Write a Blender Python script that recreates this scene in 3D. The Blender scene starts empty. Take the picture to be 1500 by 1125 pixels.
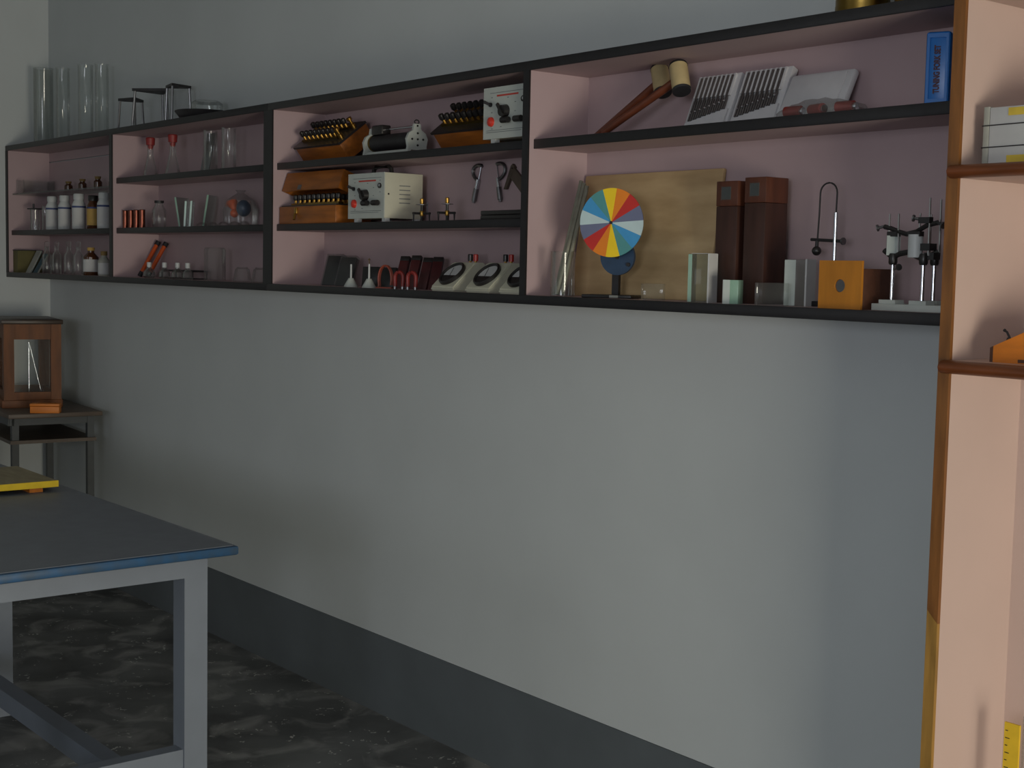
import bpy, bmesh, math, random
from mathutils import Matrix, Vector
random.seed(7)
ORD = ['first', 'second', 'third', 'fourth', 'fifth', 'sixth', 'seventh', 'eighth']
PI = math.pi
S = bpy.context.scene
COL = S.collection

# ------------------------------------------------------------------ camera
YAW, PITCH, ROLL = 0.90075, 0.082587, 0.020345
cy_, sy_, cp_, sp_ = math.cos(YAW), math.sin(YAW), math.cos(PITCH), math.sin(PITCH)
fw = Vector((-sy_*cp_, cy_*cp_, -sp_)); rt = Vector((cy_, sy_, 0)); up = rt.cross(fw)
r2 = rt*math.cos(ROLL) + up*math.sin(ROLL); u2 = up*math.cos(ROLL) - rt*math.sin(ROLL)
cam_data = bpy.data.cameras.new('camera'); cam = bpy.data.objects.new('camera', cam_data); COL.objects.link(cam)
m = Matrix.Identity(4)
for i in range(3):
    m[i][0], m[i][1], m[i][2] = r2[i], u2[i], -fw[i]
m[0][3], m[1][3], m[2][3] = 6.9106, -2.5382, 1.5
cam.matrix_world = m
cam_data.sensor_width = 36.0; cam_data.lens = 2060/1500*36.0; cam_data.clip_start = 0.02
S.camera = cam

# ------------------------------------------------------------------ light
S.view_settings.view_transform = 'Standard'; S.view_settings.look = 'None'
S.view_settings.gamma = 1.0; S.view_settings.use_curve_mapping = False
S.view_settings.exposure = 0.0
w = bpy.data.worlds.new('daylight'); S.world = w; w.use_nodes = True
w.node_tree.nodes['Background'].inputs[0].default_value = (0.75, 0.86, 1.0, 1)
w.node_tree.nodes['Background'].inputs[1].default_value = 0.25
def area(name, loc, look, sx, sy, power, color):
    l = bpy.data.lights.new(name, 'AREA'); l.shape = 'RECTANGLE'; l.size = sx; l.size_y = sy
    l.energy = power; l.color = color
    o = bpy.data.objects.new(name, l); COL.objects.link(o); o.location = loc
    o.rotation_euler = (Vector(look)-Vector(loc)).to_track_quat('-Z', 'Y').to_euler()
    return o
# daylight through the doorway in the right wall and through a window behind the camera, with an added fill at left
area('doorway_daylight', (9.52, -2.0, 0.62), (0, -2.0, 0.62), 1.5, 1.15, 134, (1.0, 0.93, 0.76))
area('window_daylight', (8.4, -6.02, 1.75), (6.0, 0, 1.2), 1.6, 1.3, 74, (0.94, 0.98, 1.06))
area('window_daylight', (2.6, -6.02, 1.6), (2.6, 0, 1.4), 1.8, 1.3, 7, (0.94, 0.98, 1.04))  # unseen weak fill lamp added to lift the dark left and upper walls

# ------------------------------------------------------------------ materials
def lin(c):
    return tuple(((v/255)/12.92 if v/255 <= 0.04045 else ((v/255+0.055)/1.055)**2.4) for v in c) + (1,)
MATS = {}
def mat(name, rgb, rough=0.6, metal=0.0, vary=0.10, scale=30.0, bump=0.0, stretch=None, spec=0.5, rgb2=None, bscale=None):
    """base colour rgb (0-255 sRGB) broken up by procedural noise"""
    mt = bpy.data.materials.new(name); mt.use_nodes = True; MATS[name] = mt
    nt = mt.node_tree; N = nt.nodes; L = nt.links
    b = N['Principled BSDF']; b.inputs['Roughness'].default_value = rough; b.inputs['Metallic'].default_value = metal
    b.inputs['Specular IOR Level'].default_value = spec
    tc = N.new('ShaderNodeTexCoord'); mp = N.new('ShaderNodeMapping'); L.new(tc.outputs['Object'], mp.inputs['Vector'])
    if stretch: mp.inputs['Scale'].default_value = stretch
    nz = N.new('ShaderNodeTexNoise'); nz.inputs['Scale'].default_value = scale; nz.inputs['Detail'].default_value = 5
    L.new(mp.outputs['Vector'], nz.inputs['Vector'])
    cr = N.new('ShaderNodeValToRGB'); L.new(nz.outputs['Fac'], cr.inputs['Fac'])
    c = lin(rgb)
    if rgb2: c1, c2 = lin(rgb2), c
    else: c1 = tuple(v*(1-vary) for v in c[:3]) + (1,); c2 = tuple(min(1, v*(1+vary)) for v in c[:3]) + (1,)
    cr.color_ramp.elements[0].position = 0.32; cr.color_ramp.elements[1].position = 0.68
    cr.color_ramp.elements[0].color = c1; cr.color_ramp.elements[1].color = c2
    L.new(cr.outputs['Color'], b.inputs['Base Color'])
    if bump:
        bp = N.new('ShaderNodeBump'); bp.inputs['Strength'].default_value = bump; bp.inputs['Distance'].default_value = 0.002
        n2 = N.new('ShaderNodeTexNoise'); n2.inputs['Scale'].default_value = bscale or scale*3; n2.inputs['Detail'].default_value = 4
        L.new(mp.outputs['Vector'], n2.inputs['Vector']); L.new(n2.outputs['Fac'], bp.inputs['Height'])
        L.new(bp.outputs['Normal'], b.inputs['Normal'])
    return mt
def thin_glass(name, tint, refl=1.0, rough=0.04, haze=0.0):
    """thin-walled clear glass: tinted transmission with a Fresnel reflection and a little haze"""
    mt = bpy.data.materials.new(name); mt.use_nodes = True; MATS[name] = mt
    nt = mt.node_tree; N = nt.nodes; L = nt.links; N.remove(N['Principled BSDF'])
    out = N['Material Output']
    tr = N.new('ShaderNodeBsdfTransparent'); tr.inputs['Color'].default_value = tuple(tint)+(1,)
    gl = N.new('ShaderNodeBsdfGlossy'); gl.inputs['Roughness'].default_value = rough
    fr = N.new('ShaderNodeFresnel'); fr.inputs['IOR'].default_value = 1.5
    ml = N.new('ShaderNodeMath'); ml.operation = 'MULTIPLY'; ml.inputs[1].default_value = refl
    nz = N.new('ShaderNodeTexNoise'); nz.inputs['Scale'].default_value = 40
    df = N.new('ShaderNodeBsdfDiffuse'); df.inputs['Color'].default_value = (0.7, 0.74, 0.72, 1)
    hz = N.new('ShaderNodeMath'); hz.operation = 'MULTIPLY'; hz.inputs[1].default_value = haze*2
    L.new(nz.outputs['Fac'], hz.inputs[0])
    mh = N.new('ShaderNodeMixShader'); L.new(hz.outputs[0], mh.inputs[0]); L.new(tr.outputs[0], mh.inputs[1]); L.new(df.outputs[0], mh.inputs[2])
    mx = N.new('ShaderNodeMixShader'); L.new(fr.outputs[0], ml.inputs[0]); L.new(ml.outputs[0], mx.inputs[0])
    L.new(mh.outputs[0], mx.inputs[1]); L.new(gl.outputs[0], mx.inputs[2]); L.new(mx.outputs[0], out.inputs['Surface'])
    return mt

mat('wall_paint', (182, 187, 188), 0.75, vary=0.03, scale=2.5, bump=0.15, bscale=60)
mat('band_paint', (86, 92, 96), 0.6, vary=0.06, scale=6)
mat('pink_paint', (171, 149, 152), 0.6, vary=0.03, scale=5)
mat('cream_paint', (186, 163, 154), 0.55, vary=0.03, scale=4)
mat('black_edge', (23, 22, 25), 0.45, vary=0.15, scale=40)
mat('trim_brown', (116, 74, 34), 0.42, vary=0.22, scale=14, stretch=(6, 6, 0.7))
mat('trim_yellow', (146, 110, 52), 0.42, vary=0.2, scale=14, stretch=(6, 6, 0.7))
mat('trim_shelf', (98, 52, 24), 0.42, vary=0.22, scale=14, stretch=(0.7, 6, 6))
mat('table_grey', (116, 122, 130), 0.5, vary=0.06, scale=18)
mat('table_frame', (112, 119, 129), 0.5, vary=0.04, scale=12)
mat('table_blue', (34, 78, 116), 0.5, rgb2=(50, 70, 90), scale=22)
mat('dark_table', (84, 72, 62), 0.5, vary=0.15, scale=10)
mat('dark_frame', (62, 66, 68), 0.5, vary=0.08)
mat('balance_wood', (104, 58, 20), 0.6, vary=0.25, scale=8, stretch=(5, 5, 0.8))
mat('balance_top', (52, 38, 28), 0.4, vary=0.2)
mat('orange_wood', (196, 112, 28), 0.5, vary=0.15, scale=10, stretch=(1, 5, 5))
mat('box_wood', (140, 80, 22), 0.42, vary=0.25, scale=9, stretch=(1, 6, 6))
mat('mahogany', (56, 32, 25), 0.45, vary=0.25, scale=9, stretch=(6, 6, 0.8))
mat('mahogany_top', (78, 41, 26), 0.45, vary=0.2, scale=9, stretch=(6, 6, 0.8))
mat('yellow_wood', (166, 106, 26), 0.5, vary=0.12, scale=9, stretch=(5, 5, 0.8))
mat('dark_wood', (78, 48, 34), 0.5, vary=0.2, scale=9, stretch=(1, 6, 6))
mat('ply', (196, 168, 126), 0.7, vary=0.12, scale=5, stretch=(1, 1, 4), rgb2=(168, 140, 100))
mat('handle_wood', (96, 48, 28), 0.45, vary=0.2, scale=12, stretch=(1, 5, 5))
mat('mallet_head', (178, 160, 118), 0.6, vary=0.1)
mat('rubber', (28, 28, 32), 0.6, vary=0.15)
mat('ebonite', (32, 30, 30), 0.35, vary=0.2)
mat('brass', (168, 132, 66), 0.35, 1.0, vary=0.15)
mat('brass_dark', (128, 104, 52), 0.32, 1.0, vary=0.3, scale=12)
mat('copper', (124, 72, 58), 0.28, 1.0, vary=0.2)
mat('chrome', (205, 208, 215), 0.18, 1.0, vary=0.05)
mat('steel', (128, 128, 130), 0.38, 1.0, vary=0.12)
mat('fork_steel', (112, 108, 108), 0.4, 0.8, vary=0.15)
mat('rod_grey', (122, 120, 106), 0.4, vary=0.15)
mat('iron', (46, 45, 47), 0.5, 0.4, vary=0.2)
mat('white_enamel', (172, 177, 172), 0.45, vary=0.03)
mat('cream_enamel', (186, 184, 166), 0.4, vary=0.03)
mat('white_plastic', (182, 185, 185), 0.45, vary=0.02)
mat('foam', (190, 190, 193), 0.8, vary=0.03)
mat('paper', (182, 182, 182), 0.8, vary=0.04)
mat('paper_grey', (150, 150, 142), 0.8, vary=0.1)
mat('label_blue', (54, 66, 110), 0.7, vary=0.15)
mat('print_red', (176, 60, 50), 0.7, vary=0.1)
mat('print_grey', (96, 100, 104), 0.7, vary=0.1)
mat('lamp_red', (196, 52, 38), 0.3, vary=0.05)
mat('terminal_red', (158, 40, 34), 0.35, vary=0.08)
mat('magnet_red', (118, 30, 26), 0.5, vary=0.15)
mat('magnet_dark', (70, 26, 28), 0.5, vary=0.25)
mat('orange_plastic', (196, 80, 22), 0.4, vary=0.1)
mat('stopper_red', (132, 34, 32), 0.5, vary=0.1)
mat('cork', (126, 102, 58), 0.8, vary=0.2)
mat('olive_card', (92, 86, 50), 0.8, vary=0.15, scale=14)
mat('card_blue', (52, 78, 88), 0.7, vary=0.1)
mat('amber', (70, 40, 20), 0.15, vary=0.2)
mat('amber_label', (170, 138, 72), 0.7, vary=0.1)
mat('blue_tin', (12, 100, 176), 0.35, vary=0.05)
mat('tin_print', (62, 20, 34), 0.6, vary=0.1)
mat('dark_blue', (36, 58, 84), 0.4, vary=0.15)
mat('yellow_paint', (232, 196, 36), 0.5, vary=0.06)
mat('ruler_yellow', (226, 186, 40), 0.5, vary=0.06)
mat('board_top', (150, 138, 108), 0.7, vary=0.15, scale=10, stretch=(1, 5, 1))
mat('tape_yellow', (190, 164, 60), 0.6, vary=0.1)
mat('frosted', (176, 184, 180), 0.6, vary=0.04)
mat('slab_green', (132, 164, 146), 0.25, vary=0.05)
mat('bracket_brown', (84, 72, 62), 0.5, 0.3, vary=0.15)
mat('wire_red', (140, 62, 44), 0.45, vary=0.15)
for nme, c in dict(yellow=(226, 192, 18), orange=(214, 120, 20), red=(178, 36, 30), indigo=(98, 104, 132), white=(176, 196, 200), blue=(58, 138, 190), green=(72, 134, 136)).items():
    mat('sector_'+nme, c, 0.55, vary=0.04)
thin_glass('glass', (0.975, 0.985, 0.98), 0.5, 0.05, 0.012)
thin_glass('glass_thick', (0.88, 0.94, 0.91), 0.7, 0.05, 0.04)
thin_glass('glass_grey', (0.90, 0.91, 0.90), 0.5, 0.08, 0.03)
thin_glass('film', (0.95, 0.95, 0.95), 0.5, 0.2, 0.05)

# concrete floor with scuffs and plaster specks
def floor_mat():
    mt = mat('concrete', (110, 112, 112), 0.6, rgb2=(64, 65, 66), scale=2.6, bump=0.3, bscale=25)
    nt = mt.node_tree; N = nt.nodes; L = nt.links; b = N['Principled BSDF']
    base = b.inputs['Base Color'].links[0].from_socket
    tc = N.new('ShaderNodeTexCoord')
    n1 = N.new('ShaderNodeTexNoise'); n1.inputs['Scale'].default_value = 5.5; n1.inputs['Detail'].default_value = 8; n1.inputs['Distortion'].default_value = 0.8
    L.new(tc.outputs['Object'], n1.inputs['Vector'])
    r1 = N.new('ShaderNodeValToRGB'); r1.color_ramp.elements[0].position = 0.50; r1.color_ramp.elements[1].position = 0.66
    r1.color_ramp.elements[1].color = (0.75, 0.75, 0.75, 1)
    L.new(n1.outputs['Fac'], r1.inputs['Fac'])
    m1 = N.new('ShaderNodeMix'); m1.data_type = 'RGBA'; L.new(r1.outputs['Color'], m1.inputs['Factor']); L.new(base, m1.inputs['A']); m1.inputs['B'].default_value = lin((150, 150, 148))
    vo = N.new('ShaderNodeTexVoronoi'); vo.inputs['Scale'].default_value = 13
    wn = N.new('ShaderNodeTexNoise'); wn.inputs['Scale'].default_value = 30; wn.inputs['Detail'].default_value = 3; L.new(tc.outputs['Object'], wn.inputs['Vector'])
    wm = N.new('ShaderNodeMix'); wm.data_type = 'RGBA'; wm.blend_type = 'LINEAR_LIGHT'; wm.inputs['Factor'].default_value = 0.09
    L.new(tc.outputs['Object'], wm.inputs['A']); L.new(wn.outputs['Color'], wm.inputs['B']); L.new(wm.outputs['Result'], vo.inputs['Vector'])
    r2_ = N.new('ShaderNodeValToRGB'); r2_.color_ramp.elements[0].position = 0.09; r2_.color_ramp.elements[1].position = 0.16
    r2_.color_ramp.elements[0].color = (1, 1, 1, 1); r2_.color_ramp.elements[1].color = (0, 0, 0, 1)
    L.new(vo.outputs['Distance'], r2_.inputs['Fac'])
    n3 = N.new('ShaderNodeTexNoise'); n3.inputs['Scale'].default_value = 4; L.new(tc.outputs['Object'], n3.inputs['Vector'])
    gt = N.new('ShaderNodeMath'); gt.operation = 'GREATER_THAN'; gt.inputs[1].default_value = 0.256; L.new(n3.outputs['Fac'], gt.inputs[0])
    mu = N.new('ShaderNodeMath'); mu.operation = 'MULTIPLY'; L.new(r2_.outputs['Color'], mu.inputs[0]); L.new(gt.outputs[0], mu.inputs[1])
    m2 = N.new('ShaderNodeMix'); m2.data_type = 'RGBA'; L.new(mu.outputs[0], m2.inputs['Factor']); L.new(m1.outputs['Result'], m2.inputs['A']); m2.inputs['B'].default_value = lin((190, 190, 184))
    L.new(m2.outputs['Result'], b.inputs['Base Color'])
floor_mat()

# ------------------------------------------------------------------ mesh helpers
class B:
    """collects shapes into one bmesh; self.M transforms what is added next"""
    def __init__(self): self.bm = bmesh.new(); self.M = Matrix.Identity(4)
    def _f(self, verts): return [self.bm.verts.new(self.M @ Vector(v)) for v in verts]
    def face(self, vs):
        try: return self.bm.faces.new(vs)
        except ValueError: return None
    def box(self, x0, x1, y0, y1, z0, z1, bev=0.0):
        v = self._f([(x, y, z) for z in (z0, z1) for y in (y0, y1) for x in (x0, x1)])
        fs = [self.face([v[i] for i in q]) for q in ((0,2,3,1),(4,5,7,6),(0,1,5,4),(2,6,7,3),(0,4,6,2),(1,3,7,5))]
        if bev:
            es = list({e for f in fs for e in f.edges})
            bmesh.ops.bevel(self.bm, geom=es, offset=bev, segments=2, affect='EDGES', profile=0.5)
        return self
    def prism(self, poly, h0, h1, axis='y'):
        """polygon given in the plane across `axis`, extruded h0..h1 along it"""
        def P(a, b, h): return {'x': (h, a, b), 'y': (a, h, b), 'z': (a, b, h)}[axis]
        lo = self._f([P(a, b, h0) for a, b in poly]); hi = self._f([P(a, b, h1) for a, b in poly]); n = len(poly)
        self.face(lo); self.face(hi[::-1])
        for i in range(n): self.face([lo[i], hi[i], hi[(i+1) % n], lo[(i+1) % n]])
        return self
    def ring(self, c, axis, r, n, ph=0.0):
        a = Vector(axis).normalized(); t = Vector((0, 0, 1)) if abs(a.z) < 0.9 else Vector((1, 0, 0))
        u = a.cross(t).normalized(); v = a.cross(u)
        return self._f([Vector(c) + u*r*math.cos(2*PI*i/n+ph) + v*r*math.sin(2*PI*i/n+ph) for i in range(n)])
    def skin(self, rings, closed=False, caps=True):
        n = len(rings[0])
        for k in range(len(rings)-(0 if closed else 1)):
            A, C = rings[k], rings[(k+1) % len(rings)]
            for i in range(n): self.face([A[i], A[(i+1) % n], C[(i+1) % n], C[i]])
        if caps and not closed: self.face(rings[0][::-1]); self.face(rings[-1])
        return self
    def cyl(self, p0, p1, r0, r1=None, n=16):
        d = Vector(p1)-Vector(p0); r1 = r0 if r1 is None else r1
        return self.skin([self.ring(p0, d, r0, n), self.ring(p1, d, r1, n)])
    def lathe(self, prof, c=(0, 0, 0), n=20, caps=True):
        """profile of (radius, height) turned about z"""
        rs = [self._f([(c[0]+r*math.cos(2*PI*i/n), c[1]+r*math.sin(2*PI*i/n), c[2]+z) for i in range(n)]) for r, z in prof]
        return self.skin(rs, caps=caps)
    def tube(self, pts, r, n=8, closed=False):
        pts = [Vector(p) for p in pts]; rs = []; N = len(pts)
        up_ = None
        for i, p in enumerate(pts):
            a = pts[(i+1) % N] if (closed or i < N-1) else p; b = pts[i-1] if (closed or i > 0) else p
            d = (a-b).normalized()
            if up_ is None: up_ = Vector((0, 0, 1)) if abs(d.z) < 0.9 else Vector((1, 0, 0))
            u = d.cross(up_)
            if u.length < 1e-4: up_ = Vector((0, 1, 0)); u = d.cross(up_)
            u.normalize(); v = u.cross(d)
            rs.append(self._f([p + u*r*math.cos(2*PI*k/n) + v*r*math.sin(2*PI*k/n) for k in range(n)]))
        return self.skin(rs, closed=closed)
    def ball(self, c, r, n=14, sz=1.0):
        k = n//2
        return self.lathe([(max(1e-4, r*math.sin(PI*i/k)), -r*sz*math.cos(PI*i/k)) for i in range(k+1)], c, n)
    def mesh(self, name, sharp=0.6):
        bmesh.ops.remove_doubles(self.bm, verts=self.bm.verts, dist=1e-6)
        bmesh.ops.recalc_face_normals(self.bm, faces=self.bm.faces)
        me = bpy.data.meshes.new(name); self.bm.to_mesh(me); self.bm.free()
        me.shade_smooth(); me.set_sharp_from_angle(angle=sharp)
        return me
def obj(name, b, mt, parent=None, loc=None, rotz=0.0, label=None):
    me = b.mesh(name) if isinstance(b, B) else b
    if not me.materials: me.materials.append(MATS[mt] if isinstance(mt, str) else mt)
    o = bpy.data.objects.new(name, me); COL.objects.link(o)
    if parent is not None: o.parent = parent
    if loc is not None: o.location = loc
    o.rotation_euler = (0, 0, rotz)
    if label: o['label'] = label
    return o
def tag(o, label, cat, group=None):
    o['label'] = label; o['category'] = cat
    if group: o['group'] = group
    return o
def thing(name, label, cat, loc=(0, 0, 0), rotz=0.0, group=None):
    o = bpy.data.objects.new(name, None); COL.objects.link(o); o.empty_display_size = 0.05
    o.location = loc; o.rotation_euler = (0, 0, rotz)
    return tag(o, label, cat, group)
def struct(name, b, mt, parent=None):
    o = obj(name, b, mt, parent)
    if parent is None: o['kind'] = 'structure'
    return o
def dup(root, loc, rotz=None, label=None, group=None):
    """a copy of a thing with its parts and sub-parts"""
    r = root.copy(); COL.objects.link(r); r.location = loc
    if rotz is not None: r.rotation_euler = (0, 0, rotz)
    if label: r['label'] = label
    if group: r['group'] = group
    for ch in list(root.children):
        c = ch.copy(); COL.objects.link(c); c.parent = r
        for g in list(ch.children):
            d = g.copy(); COL.objects.link(d); d.parent = c
    return r
def Rx(a): return Matrix.Rotation(a, 4, 'X')
def Ry(a): return Matrix.Rotation(a, 4, 'Y')
def Rz(a): return Matrix.Rotation(a, 4, 'Z')
def T(x, y, z): return Matrix.Translation((x, y, z))

# ------------------------------------------------------------------ room
RX, RY, RZ = 9.5, -6.0, 3.1
struct('floor', B().box(-0.2, RX+0.2, RY-0.2, 0.2, -0.12, 0), 'concrete')
struct('ceiling', B().box(-0.2, RX+0.2, RY-0.2, 0.2, RZ, RZ+0.15), 'wall_paint')
struct('wall_main', B().box(-0.2, RX+0.2, 0, 0.2, 0, RZ), 'wall_paint')
struct('wall_left', B().box(-0.2, 0, RY-0.2, 0, 0, RZ), 'wall_paint')
wr = B()      # right wall with a doorway
wr.box(RX, RX+0.2, RY, -2.8, 0, RZ).box(RX, RX+0.2, -1.2, 0, 0, RZ).box(RX, RX+0.2, -2.8, -1.2, 2.15, RZ)
struct('wall_right', wr, 'wall_paint')
wb = B()      # wall behind the camera with two windows
for x0, x1 in ((0, 1.6), (3.6, 7.5), (9.3, RX)): wb.box(x0, x1, RY-0.2, RY, 0, RZ)
for x0, x1 in ((1.6, 3.6), (7.5, 9.3)): wb.box(x0, x1, RY-0.2, RY, 0, 0.9).box(x0, x1, RY-0.2, RY, 2.3, RZ)
struct('wall_back', wb, 'wall_paint')
for k, (x0, x1) in enumerate(((1.6, 3.6), (7.5, 9.3))):
    f = B()
    f.box(x0, x1, RY-0.16, RY-0.1, 0.9, 0.95).box(x0, x1, RY-0.16, RY-0.1, 2.25, 2.3)
    for x in (x0, (x0+x1)/2-0.025, x1-0.05): f.box(x, x+0.05, RY-0.16, RY-0.1, 0.95, 2.25)
    struct('window_%d' % (k+1), f, 'dark_frame')
struct('baseboard_main', B().box(0.006, 5.328, -0.006, 0, 0, 0.265), 'band_paint')
struct('baseboard_left', B().box(0, 0.006, RY, 0, 0, 0.265), 'band_paint')
struct('door_1', B().box(RX-0.02, RX+0.1, -2.87, -2.8, 0, 2.15).box(RX-0.02, RX+0.1, -1.2, -1.13, 0, 2.15).box(RX-0.02, RX+0.1, -2.87, -1.13, 2.15, 2.22), 'trim_brown')

# ------------------------------------------------------------------ wall shelves
D = 0.216; ZB, ZT, TH = 1.405, 2.035, 0.0233
SB, SM, SU = ZB+TH, 1.630, 1.835          # bottom, middle and upper standing heights
def board(parent, name, x0, x1, z0, z1, front=D, rounded=False):
    b = obj(name, B().box(x0, x1, -front+0.006, -0.009, z0, z1), 'pink_paint', parent)
    obj('edge_strip', B().box(x0, x1, -front, -front+0.006, z0-0.0005, z1+0.0005, bev=0.0018), 'black_edge', b, label='black painted front edge')
def upright(parent, name, x0, x1, z0, z1):
    b = obj(name, B().box(x0, x1, -D+0.006, -0.009, z0, z1), 'pink_paint', parent)
    obj('edge_strip', B().box(x0-0.0005, x1+0.0005, -D, -D+0.006, z0, z1), 'black_edge', b, label='black painted front edge')
def back(parent, x0, x1, z0, z1): obj('back_panel', B().box(x0, x1, -0.009, -0.001, z0, z1), 'pink_paint', parent)
ua = thing('wall_shelf', 'pink wall shelf with black edges in the corner, holding glassware', 'shelf', (0, 0, ZB), group='open wall shelves in a row')
ub = thing('wall_shelf', 'pink wall shelf with black edges next to brown bookcase, holding instruments', 'shelf', (2.6245, 0, ZB), group='open wall shelves in a row')
def fix_local(root):      # parts are modelled in world x and z, then shifted to the unit
    for c in root.children_recursive:
        if c.parent == root: c.location = (-root.location.x, 0, -root.location.z)
A0, A1, Bx0, Bx1 = 0.002, 2.6235, 2.6245, 5.3255
board(ua, 'top_board', A0, A1, ZT-TH, ZT); board(ua, 'bottom_board', A0, A1, ZB, SB)
upright(ua, 'side_panel', A0, 0.024, SB, ZT-TH); upright(ua, 'side_panel', 2.5953, A1, SB, ZT-TH); upright(ua, 'divider', 1.2694, 1.2943, SB, ZT-TH)
back(ua, 0.024, 1.2694, SB, 1.965); back(ua, 0.024, 1.2694, 1.970, ZT-TH); back(ua, 1.2943, 2.5953, SB, ZT-TH)
board(ua, 'shelf_board', 0.024, 1.2694, SM-0.022, SM, 0.196); board(ua, 'shelf_board', 1.2943, 2.5953, SM-0.022, SM, 0.196); board(ua, 'shelf_board', 1.2943, 2.5953, SU-0.022, SU, 0.196)
obj('glass_shelf', B().box(0.026, 1.2674, -0.19, -0.01, 1.801, 1.807), 'glass_thick', ua, label='thin glass shelf')
board(ub, 'top_board', Bx0, Bx1, ZT-TH, ZT); board(ub, 'bottom_board', Bx0, Bx1, ZB, SB)
upright(ub, 'side_panel', Bx0, 2.6526, SB, ZT-TH); upright(ub, 'divider', 4.0018, 4.0245, SB, ZT-TH)
back(ub, 2.6526, 4.0018, SB, ZT-TH); back(ub, 4.0245, Bx1, SB, ZT-TH)
board(ub, 'shelf_board', 2.6526, 4.0018, SM-0.022, SM, 0.196); board(ub, 'shelf_board', 2.6526, 4.0018, SU-0.022, SU, 0.196); board(ub, 'shelf_board', 4.0245, Bx1, SU-0.024, SU, 0.196)
fix_local(ua); fix_local(ub)

# ------------------------------------------------------------------ tall bookcase
KX0, KX1, DK = 5.328, 6.25, 0.255
bc = thing('bookcase', 'tall cream bookcase with brown wooden edging at the right of the wall shelves', 'bookcase', (KX0, 0, 0))
def bpart(name, b, mt, parent=bc, label=None):
    return obj(name, b, mt, parent, label=label)
sp = bpart('side_panel', B().box(KX0, KX0+0.023, -DK+0.008, -0.01, 0, 2.7), 'cream_paint'); sp.location.x = -KX0
post = B().prism([(KX0-0.001, 0.862), (KX0+0.0235, 0.838), (KX0+0.0235, 2.7), (KX0-0.001, 2.7)][::-1], -DK, -DK+0.0085)
o = bpart('edge_post', post, 'trim_brown', sp, 'reddish brown upper edge strip')
post = B().prism([(KX0-0.001, 0), (KX0+0.0235, 0), (KX0+0.0235, 0.8375), (KX0-0.001, 0.8615)][::-1], -DK, -DK+0.0085)
o = bpart('edge_post', post, 'trim_yellow', sp, 'yellowish lower edge strip with slanted joint')
sp2 = bpart('side_panel', B().box(KX1-0.024, KX1, -DK+0.008, -0.01, 0, 2.7), 'cream_paint'); sp2.location.x = -KX0
bpart('edge_post', B().box(KX1-0.027, KX1+0.002, -DK, -DK+0.0085, 0, 2.7), 'trim_brown', sp2)
bp_ = bpart('back_panel', B().box(KX0, KX1, -0.01, -0.001, 0, 2.7), 'cream_paint'); bp_.location.x = -KX0
def kshelf(z, name='shelf_board'):
    s = bpart(name, B().box(KX0+0.024, KX1-0.024, -DK+0.0, -0.01, z-0.024, z), 'cream_paint'); s.location.x = -KX0
    b = B(); pr = [(-DK-0.004+0.018*math.cos(PI/2+PI*i/8)*1.0, z-0.0125+0.0125*math.sin(PI/2+PI*i/8)) for i in range(9)]
    b.prism([(-DK+0.0, z-0.025), (-DK+0.0, z)] + pr, KX0+0.013, KX1-0.014, axis='x')
    bpart('edge_strip', b, 'trim_shelf', s, 'rounded brown wooden nosing')
kshelf(1.707); kshelf(1.343); kshelf(2.04); kshelf(0.10, 'bottom_board')
pl = bpart('top_board', B().box(KX0, KX1, -DK, -0.001, 2.7, 2.725), 'trim_brown'); pl.location.x = -KX0

# ------------------------------------------------------------------ big grey work table
TX1, TY1, TZ = 3.80, -0.925, 0.80
tb = thing('work_table', 'grey painted work table with chipped blue edge in the foreground', 'table', (TX1, TY1, 0), math.radians(0.8))
L_, W_ = 2.9, 0.78
obj('tabletop', B().box(-L_, -0.012, -W_, -0.012, TZ-0.022, TZ), 'table_grey', tb)
e = B().box(-0.014, 0, -W_, 0, TZ-0.024, TZ-0.001, bev=0.006)
obj('edge_strip', e, 'table_blue', tb, label='blue painted front edge')
obj('edge_strip', B().box(-L_, -0.014, -0.013, 0, TZ-0.024, TZ-0.001, bev=0.004), 'table_grey', tb)
xi, yi = -0.062, -0.055
lw = 0.062
for (lx, ly) in ((xi-lw, yi-lw), (xi-lw, -W_+0.06), (-L_+0.06, yi-lw), (-L_+0.06, -W_+0.06), (-1.5, yi-lw), (-1.5, -W_+0.06)):
    obj('leg', B().box(lx, lx+lw, ly, ly+lw, 0, TZ-0.022), 'table_frame', tb)
obj('apron', B().box(xi-0.03, xi, -W_+0.12, yi-lw, TZ-0.08, TZ-0.022), 'table_frame', tb)
obj('apron', B().box(-L_+0.12, xi-lw, yi-0.03, yi, TZ-0.08, TZ-0.022), 'table_frame', tb)
obj('apron', B().box(-L_+0.12, xi-lw, -W_+0.06, -W_+0.09, TZ-0.08, TZ-0.022), 'table_frame', tb)
obj('stretcher', B().box(xi-0.05, xi-0.008, -W_+0.12, yi-lw, 0.225, 0.285), 'table_frame', tb)
obj('stretcher', B().box(-L_+0.1, xi-0.05, -0.265, -0.215, 0.19, 0.245), 'table_frame', tb)

# board with yellow edge on the table
yb = thing('wooden_board', 'weathered wooden board with bright yellow edge lying on the grey table', 'board', (2.78, -1.0, TZ))
obj('panel', B().box(-0.36, -0.006, -0.6, 0, 0.016, 0.033), 'board_top', yb)
obj('edge_strip', B().box(-0.006, 0.0, -0.6, 0.001, 0.015, 0.034), 'yellow_paint', yb, label='yellow painted front edge')
for fy in (-0.08, -0.5): obj('foot', B().box(-0.33, -0.02, fy, fy+0.04, 0, 0.016), 'orange_wood', yb)

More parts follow.
